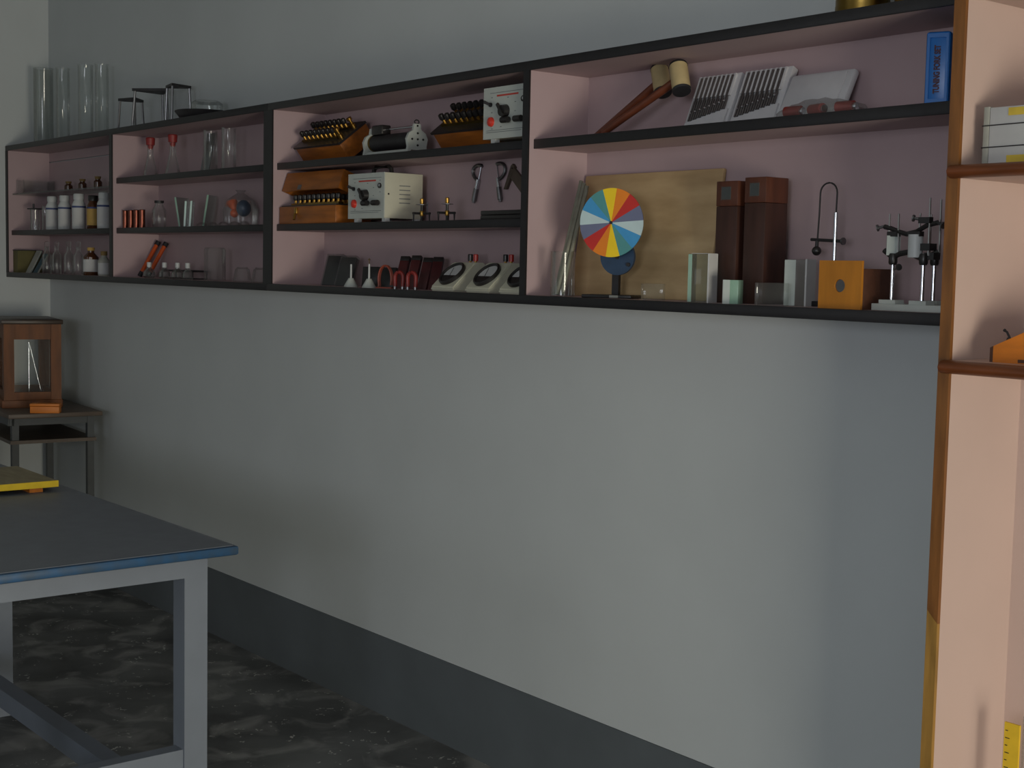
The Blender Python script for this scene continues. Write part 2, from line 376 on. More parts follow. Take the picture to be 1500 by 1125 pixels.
# ------------------------------------------------------------------ small table with balance case
st = thing('side_table', 'small dark table with a lower shelf standing in the corner', 'table', (0.845, -0.075, 0), math.radians(-5))
obj('tabletop', B().box(-0.78, 0, -0.41, 0, 0.80, 0.82, bev=0.003), 'dark_table', st)
for lx in (-0.74, -0.075):
    for ly in (-0.385, -0.055):
        obj('leg', B().box(lx, lx+0.03, ly, ly+0.03, 0, 0.80), 'dark_frame', st)
obj('rail', B().box(-0.74, -0.045, -0.395, -0.375, 0.765, 0.80), 'dark_frame', st)
obj('rail', B().box(-0.07, -0.05, -0.40, -0.03, 0.765, 0.80), 'dark_frame', st)
obj('lower_shelf', B().box(-0.76, -0.03, -0.395, -0.02, 0.685, 0.70), 'dark_table', st)
bal = thing('balance_case', 'brown wooden balance case with glass panes standing on the small table', 'balance', (0.585, -0.165, 0.82), math.radians(-12))
bw, bd, bh = 0.42, 0.25, 0.40
obj('base', B().box(-bw-0.01, 0.01, -bd-0.01, 0.005, 0, 0.035, bev=0.003), 'balance_wood', bal)
for x in (-bw, -0.045):
    for y in (-bd, -0.045):
        obj('corner_post', B().box(x, x+0.045, y, y+0.045, 0.035, bh-0.02), 'balance_wood', bal)
for nm, z0, z1 in (('lower_rail', 0.035, 0.07), ('upper_rail', bh-0.09, bh-0.02)):
    obj(nm, B().box(-0.03, -0.008, -bd+0.045, -0.045, z0, z1), 'balance_wood', bal)
    obj(nm, B().box(-bw+0.045, -0.045, -bd+0.008, -bd+0.03, z0, z1), 'balance_wood', bal)
    obj(nm, B().box(-bw+0.045, -0.045, -0.03, -0.008, z0, z1), 'balance_wood', bal)
    obj(nm, B().box(-bw+0.008, -bw+0.03, -bd+0.045, -0.045, z0, z1), 'balance_wood', bal)
obj('cornice', B().box(-bw-0.012, 0.012, -bd-0.012, 0.008, bh-0.02, bh, bev=0.004), 'balance_top', bal)
obj('pane', B().box(-0.021, -0.018, -bd+0.045, -0.045, 0.07, bh-0.09), 'glass', bal)
obj('pane', B().box(-bw+0.045, -0.045, -bd+0.018, -bd+0.021, 0.07, bh-0.09), 'glass', bal)
obj('pane', B().box(-bw+0.045, -0.045, -0.021, -0.018, 0.07, bh-0.09), 'glass', bal)
obj('pillar', B().cyl((-0.13, -bd/2, 0.035), (-0.13, -bd/2, 0.29), 0.004), 'chrome', bal, label='slim bright upright inside the case')
obj('pointer', B().cyl((-0.10, -bd/2, 0.28), (-0.10, -bd/2+0.05, 0.06), 0.0025), 'chrome', bal)
obj('knob', B().lathe([(0.008, 0), (0.012, 0.006), (0.010, 0.014), (0.002, 0.017)], (0, 0, 0), 12), 'balance_top', bal, loc=(-0.2, -bd-0.01, 0.018)).rotation_euler = (PI/2, 0, 0)
ob = thing('weight_box', 'small bright orange wooden box beside the balance case', 'box', (0.795, -0.315, 0.82), math.radians(60))
obj('body', B().box(-0.062, 0.062, -0.03, 0.03, 0, 0.03, bev=0.002), 'orange_wood', ob)
obj('lid', B().box(-0.063, 0.063, -0.031, 0.031, 0.031, 0.042, bev=0.002), 'orange_wood', ob)

# ------------------------------------------------------------------ glassware makers
def vessel(outer, t=0.002):
    """closed thin-walled profile: up the outside, down the inside"""
    inner = [(max(0.0005, r-t), z) for r, z in outer[::-1]]
    inner[-1] = (inner[-1][0], inner[-1][1]+t)
    return [(0.0005, outer[0][1])] + outer + inner + [(0.0005, outer[0][1]+t)]
def glass_cylinder(r, h, foot=True):
    out = [(r*1.12, 0), (r*1.12, 0.008), (r, 0.014), (r, h-0.006), (r*1.05, h)] if foot else [(r, 0), (r, h-0.004), (r*1.03, h)]
    return B().lathe(vessel(out), n=24)

# tall cylinders on top of the corner shelf
for k, (x, y, r, h, lab) in enumerate((
        (0.175, -0.09, 0.046, 0.365, 'wide tall clear glass cylinder on top of the shelf, nearest the corner'),
        (0.40, -0.08, 0.031, 0.345, 'narrow tall clear glass cylinder on top of the shelf, second from the corner'),
        (0.70, -0.09, 0.034, 0.33, 'tall clear glass cylinder on top of the shelf, third from the corner'),
        (0.85, -0.075, 0.030, 0.32, 'tall clear glass cylinder on top of the shelf, nearest the tripods'))):
    tag(obj('glass_cylinder', glass_cylinder(r, h), 'glass_grey' if k == 0 else 'glass', loc=(x, y, ZT)), lab, 'cylinder', 'tall cylinders on top of the shelf')
# three iron tripods
def tripod(name, label, loc, rz, s, h):
    t = thing(name, label, 'tripod', loc, rz, 'iron tripods on top of the shelf')
    c = [Vector((s*math.cos(a), s*math.sin(a), 0)) for a in (PI/2, PI/2+2*PI/3, PI/2+4*PI/3)]
    obj('plate', B().prism([(v.x, v.y) for v in c], h-0.011, h, axis='z'), 'iron', t)
    for v in c:
        obj('leg', B().cyl((v.x*0.86, v.y*0.86, h-0.010), (v.x*1.0, v.y*1.0, 0), 0.005, n=8), 'steel', t)
    return t
tripod('tripod_stand', 'black topped iron tripod on the shelf, lowest and leftmost of three', (1.34, -0.145, ZT), 0.3, 0.06, 0.125)
tripod('tripod_stand', 'black topped iron tripod on the shelf, middle of three with the broadest top', (1.44, -0.092, ZT), 0.75, 0.09, 0.158)
tripod('tripod_stand', 'black topped iron tripod on the shelf, tallest and beside the dark dish', (1.66, -0.10, ZT), -0.2, 0.06, 0.157)
dd = thing('sand_dish', 'flat round black dish on top of the shelf beside the tripods', 'dish', (1.92, -0.108, ZT))
obj('pan', B().lathe(vessel([(0.085, 0), (0.105, 0.024), (0.107, 0.03)], 0.004), n=32), 'iron', dd)
obj('rim', B().tube([(0.106*math.cos(2*PI*i/32), 0.106*math.sin(2*PI*i/32), 0.03) for i in range(32)], 0.003, 6, True), 'iron', dd)
tag(obj('glass_basin', B().lathe(vessel([(0.062, 0), (0.06, 0.03), (0.045, 0.04)], 0.002), n=28), 'glass', loc=(1.93, -0.10, ZT+0.0335)), 'shallow clear glass basin lying in the black dish', 'basin')

# ------------------------------------------------------------------ corner compartment
tk = thing('glass_trough', 'small rectangular clear glass trough at the corner end of the glass shelf', 'trough', (0.09, -0.1, 1.807))
obj('base', B().box(-0.05, 0.05, -0.075, 0.075, 0, 0.003), 'glass', tk)
for x in (-0.05, 0.047): obj('wall', B().box(x, x+0.003, -0.075, 0.075, 0.003, 0.065), 'glass', tk)
for y in (-0.075, 0.072): obj('wall', B().box(-0.047, 0.047, y, y+0.003, 0.003, 0.065), 'glass', tk)
def vial(label, loc, h):
    t = thing('stoppered_vial', label, 'vial', loc, group='vials on the glass shelf')
    obj('body', B().lathe([(0.019, 0), (0.019, h*0.6), (0.011, h*0.75), (0.011, h*0.8)], n=14), 'amber', t)
    obj('stopper', B().lathe([(0.012, h*0.8), (0.015, h), (0.002, h+0.001)], n=12), 'cork', t)
    return t
for k, (x, h) in enumerate(((0.45, 0.05), (0.62, 0.055), (0.80, 0.06), (0.97, 0.05), (1.13, 0.055))):
    vial('small dark corked vial on the glass shelf, %s from the corner' % ORD[k], (x, -0.075, 1.807), h)
gj = thing('gas_jar', 'clear glass jar with dark metal clamp beside the white bottles', 'jar', (0.19, -0.14, SM))
obj('body', glass_cylinder(0.023, 0.10, False), 'glass', gj)
obj('clamp', B().box(-0.028, 0.028, -0.028, 0.028, 0.100, 0.106).cyl((-0.02, 0, 0.106), (-0.02, 0, 0.128), 0.005, n=8), 'iron', gj)
tag(obj('glass_cylinder', glass_cylinder(0.017, 0.115), 'glass', loc=(0.30, -0.13, SM)), 'slim clear glass cylinder between the clamped jar and the white bottles', 'cylinder')
def white_bottle(label, loc, mt='white_plastic', lab='paper', cap='white_plastic', s=1.0):
    t = thing('reagent_bottle', label, 'bottle', loc, group='reagent bottles on the corner shelf')
    obj('body', B().lathe([(0.027*s, 0), (0.029*s, 0.004), (0.029*s, 0.108*s), (0.021*s, 0.125*s), (0.020*s, 0.13*s)], n=24), mt, t)
    obj('cap', B().lathe([(0.023*s, 0.13*s), (0.023*s, 0.152*s), (0.021*s, 0.155*s)], n=24), cap, t)
    l = obj('label', B().lathe([(0.0294*s, 0.018*s), (0.0294*s, 0.098*s)], n=24, caps=False), lab, t)
    obj('band', B().lathe([(0.0297*s, 0.094*s), (0.0297*s, 0.102*s)], n=24, caps=False), 'label_blue', l)
    for k in range(3):
        b = B(); b.M = Rz(math.radians(-48+k*11)); b.box(-0.0025*s, 0.0025*s, -0.0300*s, -0.0295*s, 0.056*s, 0.062*s); obj('print', b, 'print_red', l)
    return t
white_bottle('white plastic bottle with blue banded label, first from the corner', (0.43, -0.145, SM))
white_bottle('white plastic bottle with blue banded label, second from the corner', (0.585, -0.145, SM))
white_bottle('white plastic bottle with blue banded label, third from the corner', (0.755, -0.145, SM), s=1.02)
white_bottle('brown bottle with tan label standing among the white plastic bottles', (0.895, -0.135, SM), 'amber', 'amber_label', 'ebonite', 0.95)
white_bottle('white plastic bottle with blue banded label, nearest the black divider', (1.04, -0.145, SM))
# lower row
bx = thing('carton', 'olive cardboard carton in the bottom corner of the shelf', 'box', (0.055, -0.13, SB))
obj('body', B().box(-0.028, 0.035, -0.06, 0.06, 0, 0.105), 'olive_card', bx)
obj('flap', B().box(-0.03, 0.037, -0.062, 0.062, 0.105, 0.109), 'black_edge', bx)
bk = thing('booklet', 'pale thin booklet leaning back between the olive carton and the clear bottles', 'book', (0.125, -0.165, SB), 0.0)
b = B(); b.M = Rx(math.radians(-27)); b.box(0, 0.06, 0, 0.006, 0, 0.12); obj('pages', b, 'paper_grey', bk)
b = B(); b.M = Rx(math.radians(-27)); b.box(0, 0.061, 0.0062, 0.008, 0, 0.122); obj('cover', b, 'card_blue', bk)
bk = thing('booklet', 'dark teal booklet leaning behind the clear bottles at the corner', 'book', (0.20, -0.155, SB), 0.0)
b = B(); b.M = Rx(math.radians(-30)); b.box(0, 0.05, 0, 0.008, 0, 0.105); obj('pages', b, 'paper_grey', bk)
b = B(); b.M = Rx(math.radians(-30)); b.box(0, 0.051, -0.0016, -0.0002, 0, 0.107); obj('cover', b, 'card_blue', bk)
def clear_bottle(label, loc):
    t = thing('glass_bottle', label, 'bottle', loc, group='clear bottles on the bottom shelf')
    obj('body', B().lathe(vessel([(0.021, 0), (0.022, 0.004), (0.022, 0.085), (0.010, 0.105), (0.010, 0.122), (0.012, 0.126)], 0.002), n=20), 'glass', t)
    obj('stopper', B().lathe([(0.007, 0.112), (0.008, 0.126), (0.012, 0.132), (0.012, 0.146), (0.006, 0.15)], n=14), 'glass', t)
for x, wd in ((0.355, 'first'), (0.48, 'second'), (0.63, 'third'), (0.745, 'fourth')):
    clear_bottle('clear stoppered glass bottle on the bottom shelf, %s from the corner' % wd, (x, -0.145, SB))
t = thing('brown_bottle', 'dark brown bottle with white label beside the clear bottles', 'bottle', (0.905, -0.15, SB))
obj('body', B().lathe([(0.032, 0), (0.033, 0.004), (0.033, 0.08), (0.014, 0.1), (0.014, 0.108)], n=24), 'amber', t)
obj('cap', B().lathe([(0.016, 0.108), (0.016, 0.122)], n=16), 'amber_label', t)
obj('label', B().lathe([(0.0335, 0.016), (0.0335, 0.07)], n=24, caps=False), 'paper', t)
t = thing('brown_bottle', 'small bottle with white label and dull cap next to the black divider', 'bottle', (1.05, -0.15, SB))
obj('body', B().lathe([(0.024, 0), (0.025, 0.004), (0.025, 0.066), (0.012, 0.082), (0.012, 0.088)], n=24), 'paper_grey', t)
obj('cap', B().lathe([(0.014, 0.088), (0.014, 0.106)], n=16), 'cork', t)
obj('label', B().lathe([(0.0255, 0.008), (0.0255, 0.056)], n=24, caps=False), 'paper', t)
# ------------------------------------------------------------------ second compartment, upper shelf
def flask(label, loc):
    t = thing('conical_flask', label, 'flask', loc, group='conical flasks on the upper shelf')
    obj('body', B().lathe(vessel([(0.030, 0), (0.033, 0.004), (0.031, 0.012), (0.013, 0.09), (0.0125, 0.125), (0.015, 0.13)], 0.0018), n=24), 'glass', t)
    obj('stopper', B().lathe([(0.010, 0.115), (0.0125, 0.131), (0.017, 0.132), (0.019, 0.158), (0.016, 0.162)], n=16), 'stopper_red', t)
flask('conical flask with red stopper on the upper shelf, nearest the corner', (1.45, -0.115, SU))
flask('conical flask with red stopper on the upper shelf, beside the grey strip', (1.66, -0.115, SU))
b = B(); b.M = Rx(math.radians(-14)); b.box(-0.022, 0.022, -0.003, 0.003, 0, 0.168, bev=0.001)
tag(obj('metal_strip', b, 'steel', loc=(1.83, -0.062, SU+0.001), rotz=0.35), 'flat dark grey metal strip leaning against the back of the upper shelf', 'strip')
tag(obj('gas_jar', glass_cylinder(0.027, 0.155), 'glass', loc=(2.0, -0.12, SU)), 'tall clear gas jar on the upper shelf beside the grey strip', 'jar', 'gas jars on the upper shelf')
tag(obj('gas_jar', glass_cylinder(0.027, 0.155), 'glass', loc=(2.15, -0.12, SU)), 'tall clear gas jar on the upper shelf, further from the grey strip', 'jar', 'gas jars on the upper shelf')
# middle shelf
for k, x in enumerate((1.322, 1.378, 1.434, 1.49)):
    t = thing('copper_tube', 'short copper tube on the middle shelf, %s from the left' % ORD[k], 'tube', (x, -0.168, SM), group='copper tubes on the middle shelf')
    obj('body', B().lathe(vessel([(0.0115, 0), (0.0115, 0.072)], 0.0012), n=18), 'copper', t)
    obj('rim', B().tube([(0.0115*math.cos(2*PI*i/18), 0.0115*math.sin(2*PI*i/18), 0.072) for i in range(18)], 0.0015, 6, True), 'copper', t)
t = thing('lidded_jar', 'round clear glass jar with dark lid beside the copper tubes', 'jar', (1.545, -0.12, SM))
obj('body', B().lathe(vessel([(0.027, 0), (0.029, 0.005), (0.029, 0.07), (0.017, 0.09), (0.017, 0.1)], 0.002), n=24), 'glass', t)
obj('lid', B().lathe([(0.019, 0.1), (0.019, 0.11)], n=20), 'iron', t)
for k, (x, y, rz, tl, h, lab) in enumerate(((1.72, -0.085, 0.55, -10, 0.12, 'square glass plate tilted toward the lidded jar'), (1.80, -0.125, 1.02, 3, 0.10, 'square glass plate standing on edge, first of the upright pair'),
        (1.845, -0.125, 1.02, 4, 0.10, 'square glass plate standing on edge, second of the upright pair'), (1.885, -0.075, 0.75, 9, 0.125, 'taller glass plate tilted toward the watch glasses'))):
    t = thing('glass_plate', lab, 'glass plate', (x, y, SM), rz, 'glass plates on the middle shelf')
    b = B(); b.M = Ry(math.radians(tl)); b.box(-0.0035, 0.0035, -0.045, 0.045, 0, h); obj('pane', b, 'glass_thick', t)
    b = B(); b.M = Ry(math.radians(tl)); b.box(-0.0036, 0.0036, -0.0462, -0.0451, 0, h); obj('bright_edge', b, 'slab_green', t, label='pale green painted highlight on the edge')  # bright highlight along the glass edge put in as an opaque pale strip
for k, x in enumerate((2.02, 2.11, 2.20, 2.285, 2.36)):
    tag(obj('watch_glass', B().lathe([(0.022, 0), (0.019, 0.008), (0.011, 0.014), (0.001, 0.016)], n=18), 'glass', loc=(x, -0.165, SM)), 'small clear watch glass upside down on the middle shelf, %s from the left' % ORD[k], 'watch glass', 'watch glasses on the middle shelf')
t = thing('model_kit_bag', 'clear bag with orange and dark round pieces on the middle shelf', 'bag', (2.16, -0.075, SM))
obj('bag', B().lathe([(0.03, 0), (0.062, 0.012), (0.066, 0.06), (0.05, 0.1), (0.012, 0.125), (0.02, 0.135)], n=16), 'film', t)
b = B().cyl((-0.05, -0.01, 0.09), (-0.028, -0.01, 0.062), 0.021, 0.008, 14); obj('piece', b, 'orange_plastic', t)
obj('piece', B().ball((-0.022, -0.015, 0.05), 0.016, 14), 'orange_plastic', t)
obj('piece', B().ball((0.004, 0.0, 0.078), 0.016, 14), 'cork', t)
obj('piece', B().ball((0.032, -0.005, 0.068), 0.027, 16, 1.15), 'dark_blue', t)
# bottom shelf
def orange_tube(label, x, base_y, L):
    t = thing('orange_tube', label, 'tube', (x, base_y, SB), group='orange tubes leaning on the bottom shelf')
    M = T(0, 0, 0.005) @ Rx(math.radians(-30))
    for nm, z0, z1, r, mt in (('end_cap', 0, 0.02, 0.0095, 'rubber'), ('body', 0.02, L-0.018, 0.0085, 'orange_plastic'), ('end_cap', L-0.018, L, 0.011, 'rubber')):
        b = B(); b.M = M; b.cyl((0, 0, z0), (0, 0, z1), r, n=14); obj(nm, b, mt, t)
    return t
orange_tube('orange tube with black ends leaning on the bottom shelf, the left one', 1.325, -0.108, 0.168)
orange_tube('orange tube with black ends leaning on the bottom shelf, beside the small lamps', 1.40, -0.104, 0.162)
def spirit_lamp(label, x, y, s):
    t = thing('spirit_lamp', label, 'lamp', (x, y, SB), group='small glass lamps with white caps')
    obj('body', B().lathe(vessel([(0.017*s, 0), (0.024*s, 0.008), (0.022*s, 0.026), (0.009*s, 0.04), (0.009*s, 0.046)], 0.0018), n=20), 'glass_grey', t)
    obj('cap', B().lathe([(0.0095, 0.044), (0.0095, 0.062), (0.008, 0.064)], n=14), 'white_plastic', t)
for x, s, wd in ((1.505, 1.1, 'first, under the orange tubes'), (1.65, 1.0, 'second from the orange tubes'), (1.77, 1.1, 'third from the orange tubes'), (1.86, 0.9, 'last, furthest from the orange tubes')):
    spirit_lamp('squat glass lamp with white cap, '+wd, x, -0.145, s)
t = thing('wire_tray', 'low dark metal tray behind the small capped lamps', 'tray', (1.68, -0.075, SB))
obj('base', B().box(-0.14, 0.14, -0.03, 0.03, 0, 0.004), 'iron', t)
obj('rim', B().tube([(-0.14, -0.03, 0.032), (0.14, -0.03, 0.032), (0.14, 0.03, 0.032), (-0.14, 0.03, 0.032)], 0.004, 6, True), 'iron', t)
for x in (-0.14, 0.14):
    for y in (-0.03, 0.03): obj('corner_rod', B().cyl((x, y, 0.002), (x, y, 0.032), 0.003, n=6), 'iron', t)
tag(obj('beaker', B().lathe([(0.043, 0), (0.041, 0.004), (0.041, 0.115), (0.036, 0.124), (0.001, 0.124)], n=28, caps=False), 'glass_grey', loc=(2.0, -0.1, SB)), 'large glass beaker standing upside down on the bottom shelf', 'beaker')
for x, lab in ((2.28, 'upturned shallow glass bowl beside the large beaker'), (2.42, 'upturned shallow glass bowl nearest the wide black divider')):
    tag(obj('glass_bowl', B().lathe([(0.034, 0), (0.033, 0.01), (0.026, 0.046), (0.020, 0.05), (0.019, 0.054), (0.001, 0.054)], n=24, caps=False), 'glass_grey', loc=(x, -0.13, SB)), lab, 'bowl', 'glass bowls on the bottom shelf')

# ------------------------------------------------------------------ third compartment: instruments
def plug_rows(parent, x0, x1, ys, z, M, n, zb=0.0):
    for j, y in enumerate(ys):
        b = B(); b.M = M; b.box(x0, x1, y-0.009, y+0.009, z, z+0.008); obj('brass_bar', b, 'brass_dark', parent)
        for i in range(n):
            x = x0 + (x1-x0)*(i+0.5)/n
            b = B(); b.M = M
            b.cyl((x, y, z+0.008), (x, y, z+0.018), 0.005, n=8); p = obj('plug', b, 'brass', parent)
            b = B(); b.M = M
            b.lathe([(0.007, 0), (0.0095, 0.006), (0.0085, 0.017), (0.003, 0.02)], (x, y, z+0.018), 10); obj('plug_head', b, 'ebonite', p)
def resistance_box(label, x0, wdt, tilt, n):
    t = thing('resistance_box', label, 'resistance box', (x0, -0.108, SU), group='wooden resistance boxes with plugs')
    M = Rx(math.radians(tilt)); Dp, H = 0.122, 0.062
    b = B(); b.M = M; b.box(0, wdt, 0, Dp, 0, H, bev=0.002); obj('case', b, 'box_wood', t)
    b = B(); b.M = M; b.box(-0.004, wdt+0.004, -0.004, Dp+0.002, H, H+0.007); obj('deck', b, 'ebonite', t)
    plug_rows(t, 0.02, wdt-0.045, (0.035, 0.088), H+0.007, M, n)
    for y in (0.03, 0.09):
        b = B(); b.M = M; b.lathe([(0.008, 0), (0.008, 0.012), (0.005, 0.014), (0.005, 0.026), (0.009, 0.027), (0.009, 0.036)], (wdt-0.022, y, H+0.007), 12); obj('terminal', b, 'brass', t)
    return t
resistance_box('tilted wooden resistance box with rows of plugs, at the left end of its shelf', 2.69, 0.285, 38, 8)
resistance_box('tilted wooden resistance box with rows of plugs, behind the white power supply', 3.495, 0.285, 38, 8)
# rheostat
rh = thing('rheostat', 'tube rheostat with white end frames between the two tilted boxes', 'rheostat', (3.245, -0.115, SU))
prof = [(-0.038, 0), (-0.030, 0), (-0.022, 0.012), (0.022, 0.012), (0.030, 0), (0.038, 0), (0.033, 0.022), (0.038, 0.045), (0.030, 0.062), (0.014, 0.072), (0.011, 0.09), (-0.011, 0.09), (-0.014, 0.072), (-0.030, 0.062), (-0.038, 0.045), (-0.033, 0.022)]
for x in (-0.125, 0.115):
    f = obj('end_frame', B().prism(prof, x, x+0.010, axis='x'), 'white_enamel', rh)
    for (yy, zz) in ((0, 0.062), (0, 0.026), (-0.02, 0.044), (0.02, 0.044), (0, 0.044)):
        obj('screw', B().cyl((x+0.010, yy, zz), (x+0.0125, yy, zz), 0.0032, n=8), 'iron', f)
obj('winding', B().cyl((-0.115, 0, 0.044), (0.115, 0, 0.044), 0.025, n=24), 'iron', rh)
for x in (-0.113, 0.105): obj('band', B().cyl((x, 0, 0.044), (x+0.008, 0, 0.044), 0.0262, n=24), 'brass_dark', rh)
obj('slide_rod', B().cyl((-0.125, 0, 0.084), (0.125, 0, 0.084), 0.0035, n=8), 'chrome', rh)
obj('slider', B().box(-0.105, -0.045, -0.017, 0.017, 0.068, 0.098, bev=0.004), 'ebonite', rh)
obj('base_rail', B().box(-0.115, 0.115, -0.03, -0.022, 0.002, 0.014), 'white_enamel', rh)
obj('base_rail', B().box(-0.115, 0.115, 0.022, 0.03, 0.002, 0.014), 'white_enamel', rh)
obj('hook', B().tube([(0.12, 0.008*math.cos(2*PI*i/12), 0.096+0.006*math.sin(2*PI*i/12)) for i in range(12)], 0.002, 6, True), 'iron', rh)
# power supplies
def power_supply(label, loc, rotz, wdt, handle):
    t = thing('power_supply', label, 'power supply', loc, rotz, 'white metal power supplies')
    dp, h0, h = 0.142, 0.012, 0.150
    hw = wdt/2
    obj('case', B().box(-hw, hw, 0.003, dp, h0, h, bev=0.002), 'cream_enamel', t)
    fp = obj('front_panel', B().box(-hw, hw, 0, 0.003, h0, h), 'white_enamel', t)
    for x in (-hw+0.035, hw-0.012):
        for y in (0.015, dp-0.015): obj('foot', B().box(x-0.009, x+0.009, y-0.008, y+0.008, 0, h0), 'white_plastic', t)
    y = -0.0006
    for z0, x0, x1 in ((0.134, -0.7, 0.85), (0.034, -0.85, 0.85), (0.029, -0.85, 0.7)): obj('print', B().box(hw*x0, hw*x1, y, 0, z0, z0+0.0012), 'print_grey', fp)
    obj('print', B().box(-hw*0.4, hw*0.55, y, 0, 0.124, 0.1285), 'print_red', fp)
    for x, z in ((-0.62, 0.122), (-0.62, 0.082), (0.78, 0.125), (0.78, 0.09), (0.1, 0.118), (0.42, 0.104), (0.42, 0.08), (-0.6, 0.038), (-0.2, 0.042)): obj('print', B().box(hw*x-0.003, hw*x+0.003, y, 0, z, z+0.0018), 'print_grey', fp)
    k = obj('knob', B().cyl((0, -0.016, 0.083), (0, 0, 0.083), 0.015, 0.018, 18), 'ebonite', t)
    b = B(); b.M = T(0, -0.019, 0.083) @ Ry(0.9); b.box(-0.024, 0.02, -0.002, 0.004, -0.004, 0.004); obj('knob_pointer', b, 'ebonite', k)
    obj('pilot_lamp', B().lathe([(0.0135, 0), (0.012, 0.006), (0.006, 0.009), (0.001, 0.0095)], n=16), 'lamp_red', t, loc=(-hw*0.64, 0, 0.058)).rotation_euler = (PI/2, 0, 0)
    for x in (0.10, 0.66):
        tm = obj('terminal', B().cyl((hw*x-0.011, -0.012, 0.058), (hw*x+0.017, -0.012, 0.058), 0.0085, n=14), 'ebonite', t)
        obj('terminal_collar', B().cyl((hw*x+0.003, 0, 0.058), (hw*x+0.003, -0.008, 0.058), 0.006, n=10), 'iron', tm)
    s = obj('toggle_switch', B().cyl((-hw*0.66, 0, 0.104), (-hw*0.66, -0.005, 0.104), 0.006, n=10), 'iron', t)
    obj('lever', B().cyl((-hw*0.66, -0.004, 0.104), (-hw*0.66-0.012, -0.016, 0.112), 0.0032, 0.0045, 8), 'iron', s)
    so = obj('socket', B().cyl((hw*0.78, 0, 0.110), (hw*0.78, -0.004, 0.110), 0.008, n=14), 'ebonite', t)
    obj('socket_pin', B().cyl((hw*0.78+0.002, -0.004, 0.111), (hw*0.78+0.002, -0.005, 0.111), 0.004, n=10), 'chrome', so)
    for i in range(5): obj('vent_slot', B().box(hw, hw+0.0006, 0.055, 0.095, 0.058+i*0.013, 0.0605+i*0.013), 'print_grey', t)
    obj('screw', B().cyl((hw, 0.016, 0.085), (hw+0.001, 0.016, 0.085), 0.003, n=8), 'iron', t)
    if handle:
        obj('handle', B().tube([(-0.052, 0.06, h), (-0.048, 0.06, h+0.016), (-0.036, 0.06, h+0.023), (0.036, 0.06, h+0.023), (0.048, 0.06, h+0.016), (0.052, 0.06, h)], 0.007, 8), 'ebonite', t)
    return t
power_supply('white power supply with red lamp on the top shelf beside the black divider', (3.898, -0.192, SU), 0.0, 0.196, False)
power_supply('white power supply with black carrying handle beside the open wooden box', (3.203, -0.19, SM), 0.0, 0.205, True)
# open resistance box
t = thing('resistance_box', 'open wooden resistance box with raised lid and brass clasp on the middle shelf', 'resistance box', (2.66, -0.19, SM), group='wooden resistance boxes with plugs')
W3 = 0.365
obj('case', B().box(0, W3, 0, 0.135, 0, 0.058, bev=0.002), 'box_wood', t)
obj('deck', B().box(0.006, W3-0.006, 0.006, 0.129, 0.058, 0.062), 'ebonite', t)
plug_rows(t, 0.03, W3-0.03, (0.038, 0.095), 0.062, Matrix.Identity(4), 10)
Ml = T(0, 0.135, 0.062) @ Rx(math.radians(-19)) @ T(0, -0.135, 0)
b = B(); b.M = Ml
b.box(0, W3, 0, 0.006, 0.006, 0.064).box(0, W3, 0.129, 0.135, 0.006, 0.064).box(0, 0.006, 0.006, 0.129, 0.006, 0.064).box(W3-0.006, W3, 0.006, 0.129, 0.006, 0.064).box(0, W3, 0, 0.135, 0.064, 0.070)
lid = obj('lid', b, 'box_wood', t)
b = B(); b.M = Ml; b.box(0.105, 0.125, -0.003, 0, 0.008, 0.024); obj('hasp', b, 'steel', lid)
obj('clasp', B().box(0.106, 0.124, -0.004, 0, 0.034, 0.054, bev=0.001).cyl((0.115, -0.005, 0.034), (0.121, -0.012, 0.014), 0.004, n=8), 'brass', t)
obj('hinge', B().box(0.12, 0.16, 0.135, 0.138, 0.05, 0.07), 'brass_dark', t)
# spherometers
def spherometer(label, loc, rotz, scale_bar):
    t = thing('spherometer', label, 'spherometer', loc, rotz, 'three legged brass spherometers')
    for a in (PI/2, PI/2+2*PI/3, PI/2+4*PI/3):
        c, s = 0.027*math.cos(a), 0.027*math.sin(a)
        obj('leg', B().cyl((c, s, 0.026), (c, s, 0), 0.0032, 0.0015, 8), 'iron', t)
        obj('arm', B().cyl((0, 0, 0.025), (c*1.12, s*1.12, 0.025), 0.0034, n=8), 'iron', t)
    obj('centre_screw', B().cyl((0, 0, 0.004), (0, 0, 0.054), 0.0042, n=10), 'ebonite', t)
    obj('hub', B().lathe([(0.006, 0.017), (0.007, 0.021), (0.007, 0.029), (0.006, 0.032)], n=14), 'brass', t)
    obj('disc', B().lathe([(0.018, 0.050), (0.018, 0.0515)], n=24), 'steel', t)
    obj('knob', B().lathe([(0.005, 0.0515), (0.0062, 0.056), (0.0062, 0.068), (0.004, 0.070)], n=14), 'brass', t)
    if scale_bar: obj('scale_bar', B().box(0.0145, 0.018, -0.0025, 0.0025, 0.025, 0.059), 'iron', t)
spherometer('brass and black spherometer on three legs beside the white power supply', (3.435, -0.14, SM), 0.9, True)
spherometer('brass and black spherometer on three legs, standing alone in the middle', (3.55, -0.13, SM), 0.8, False)
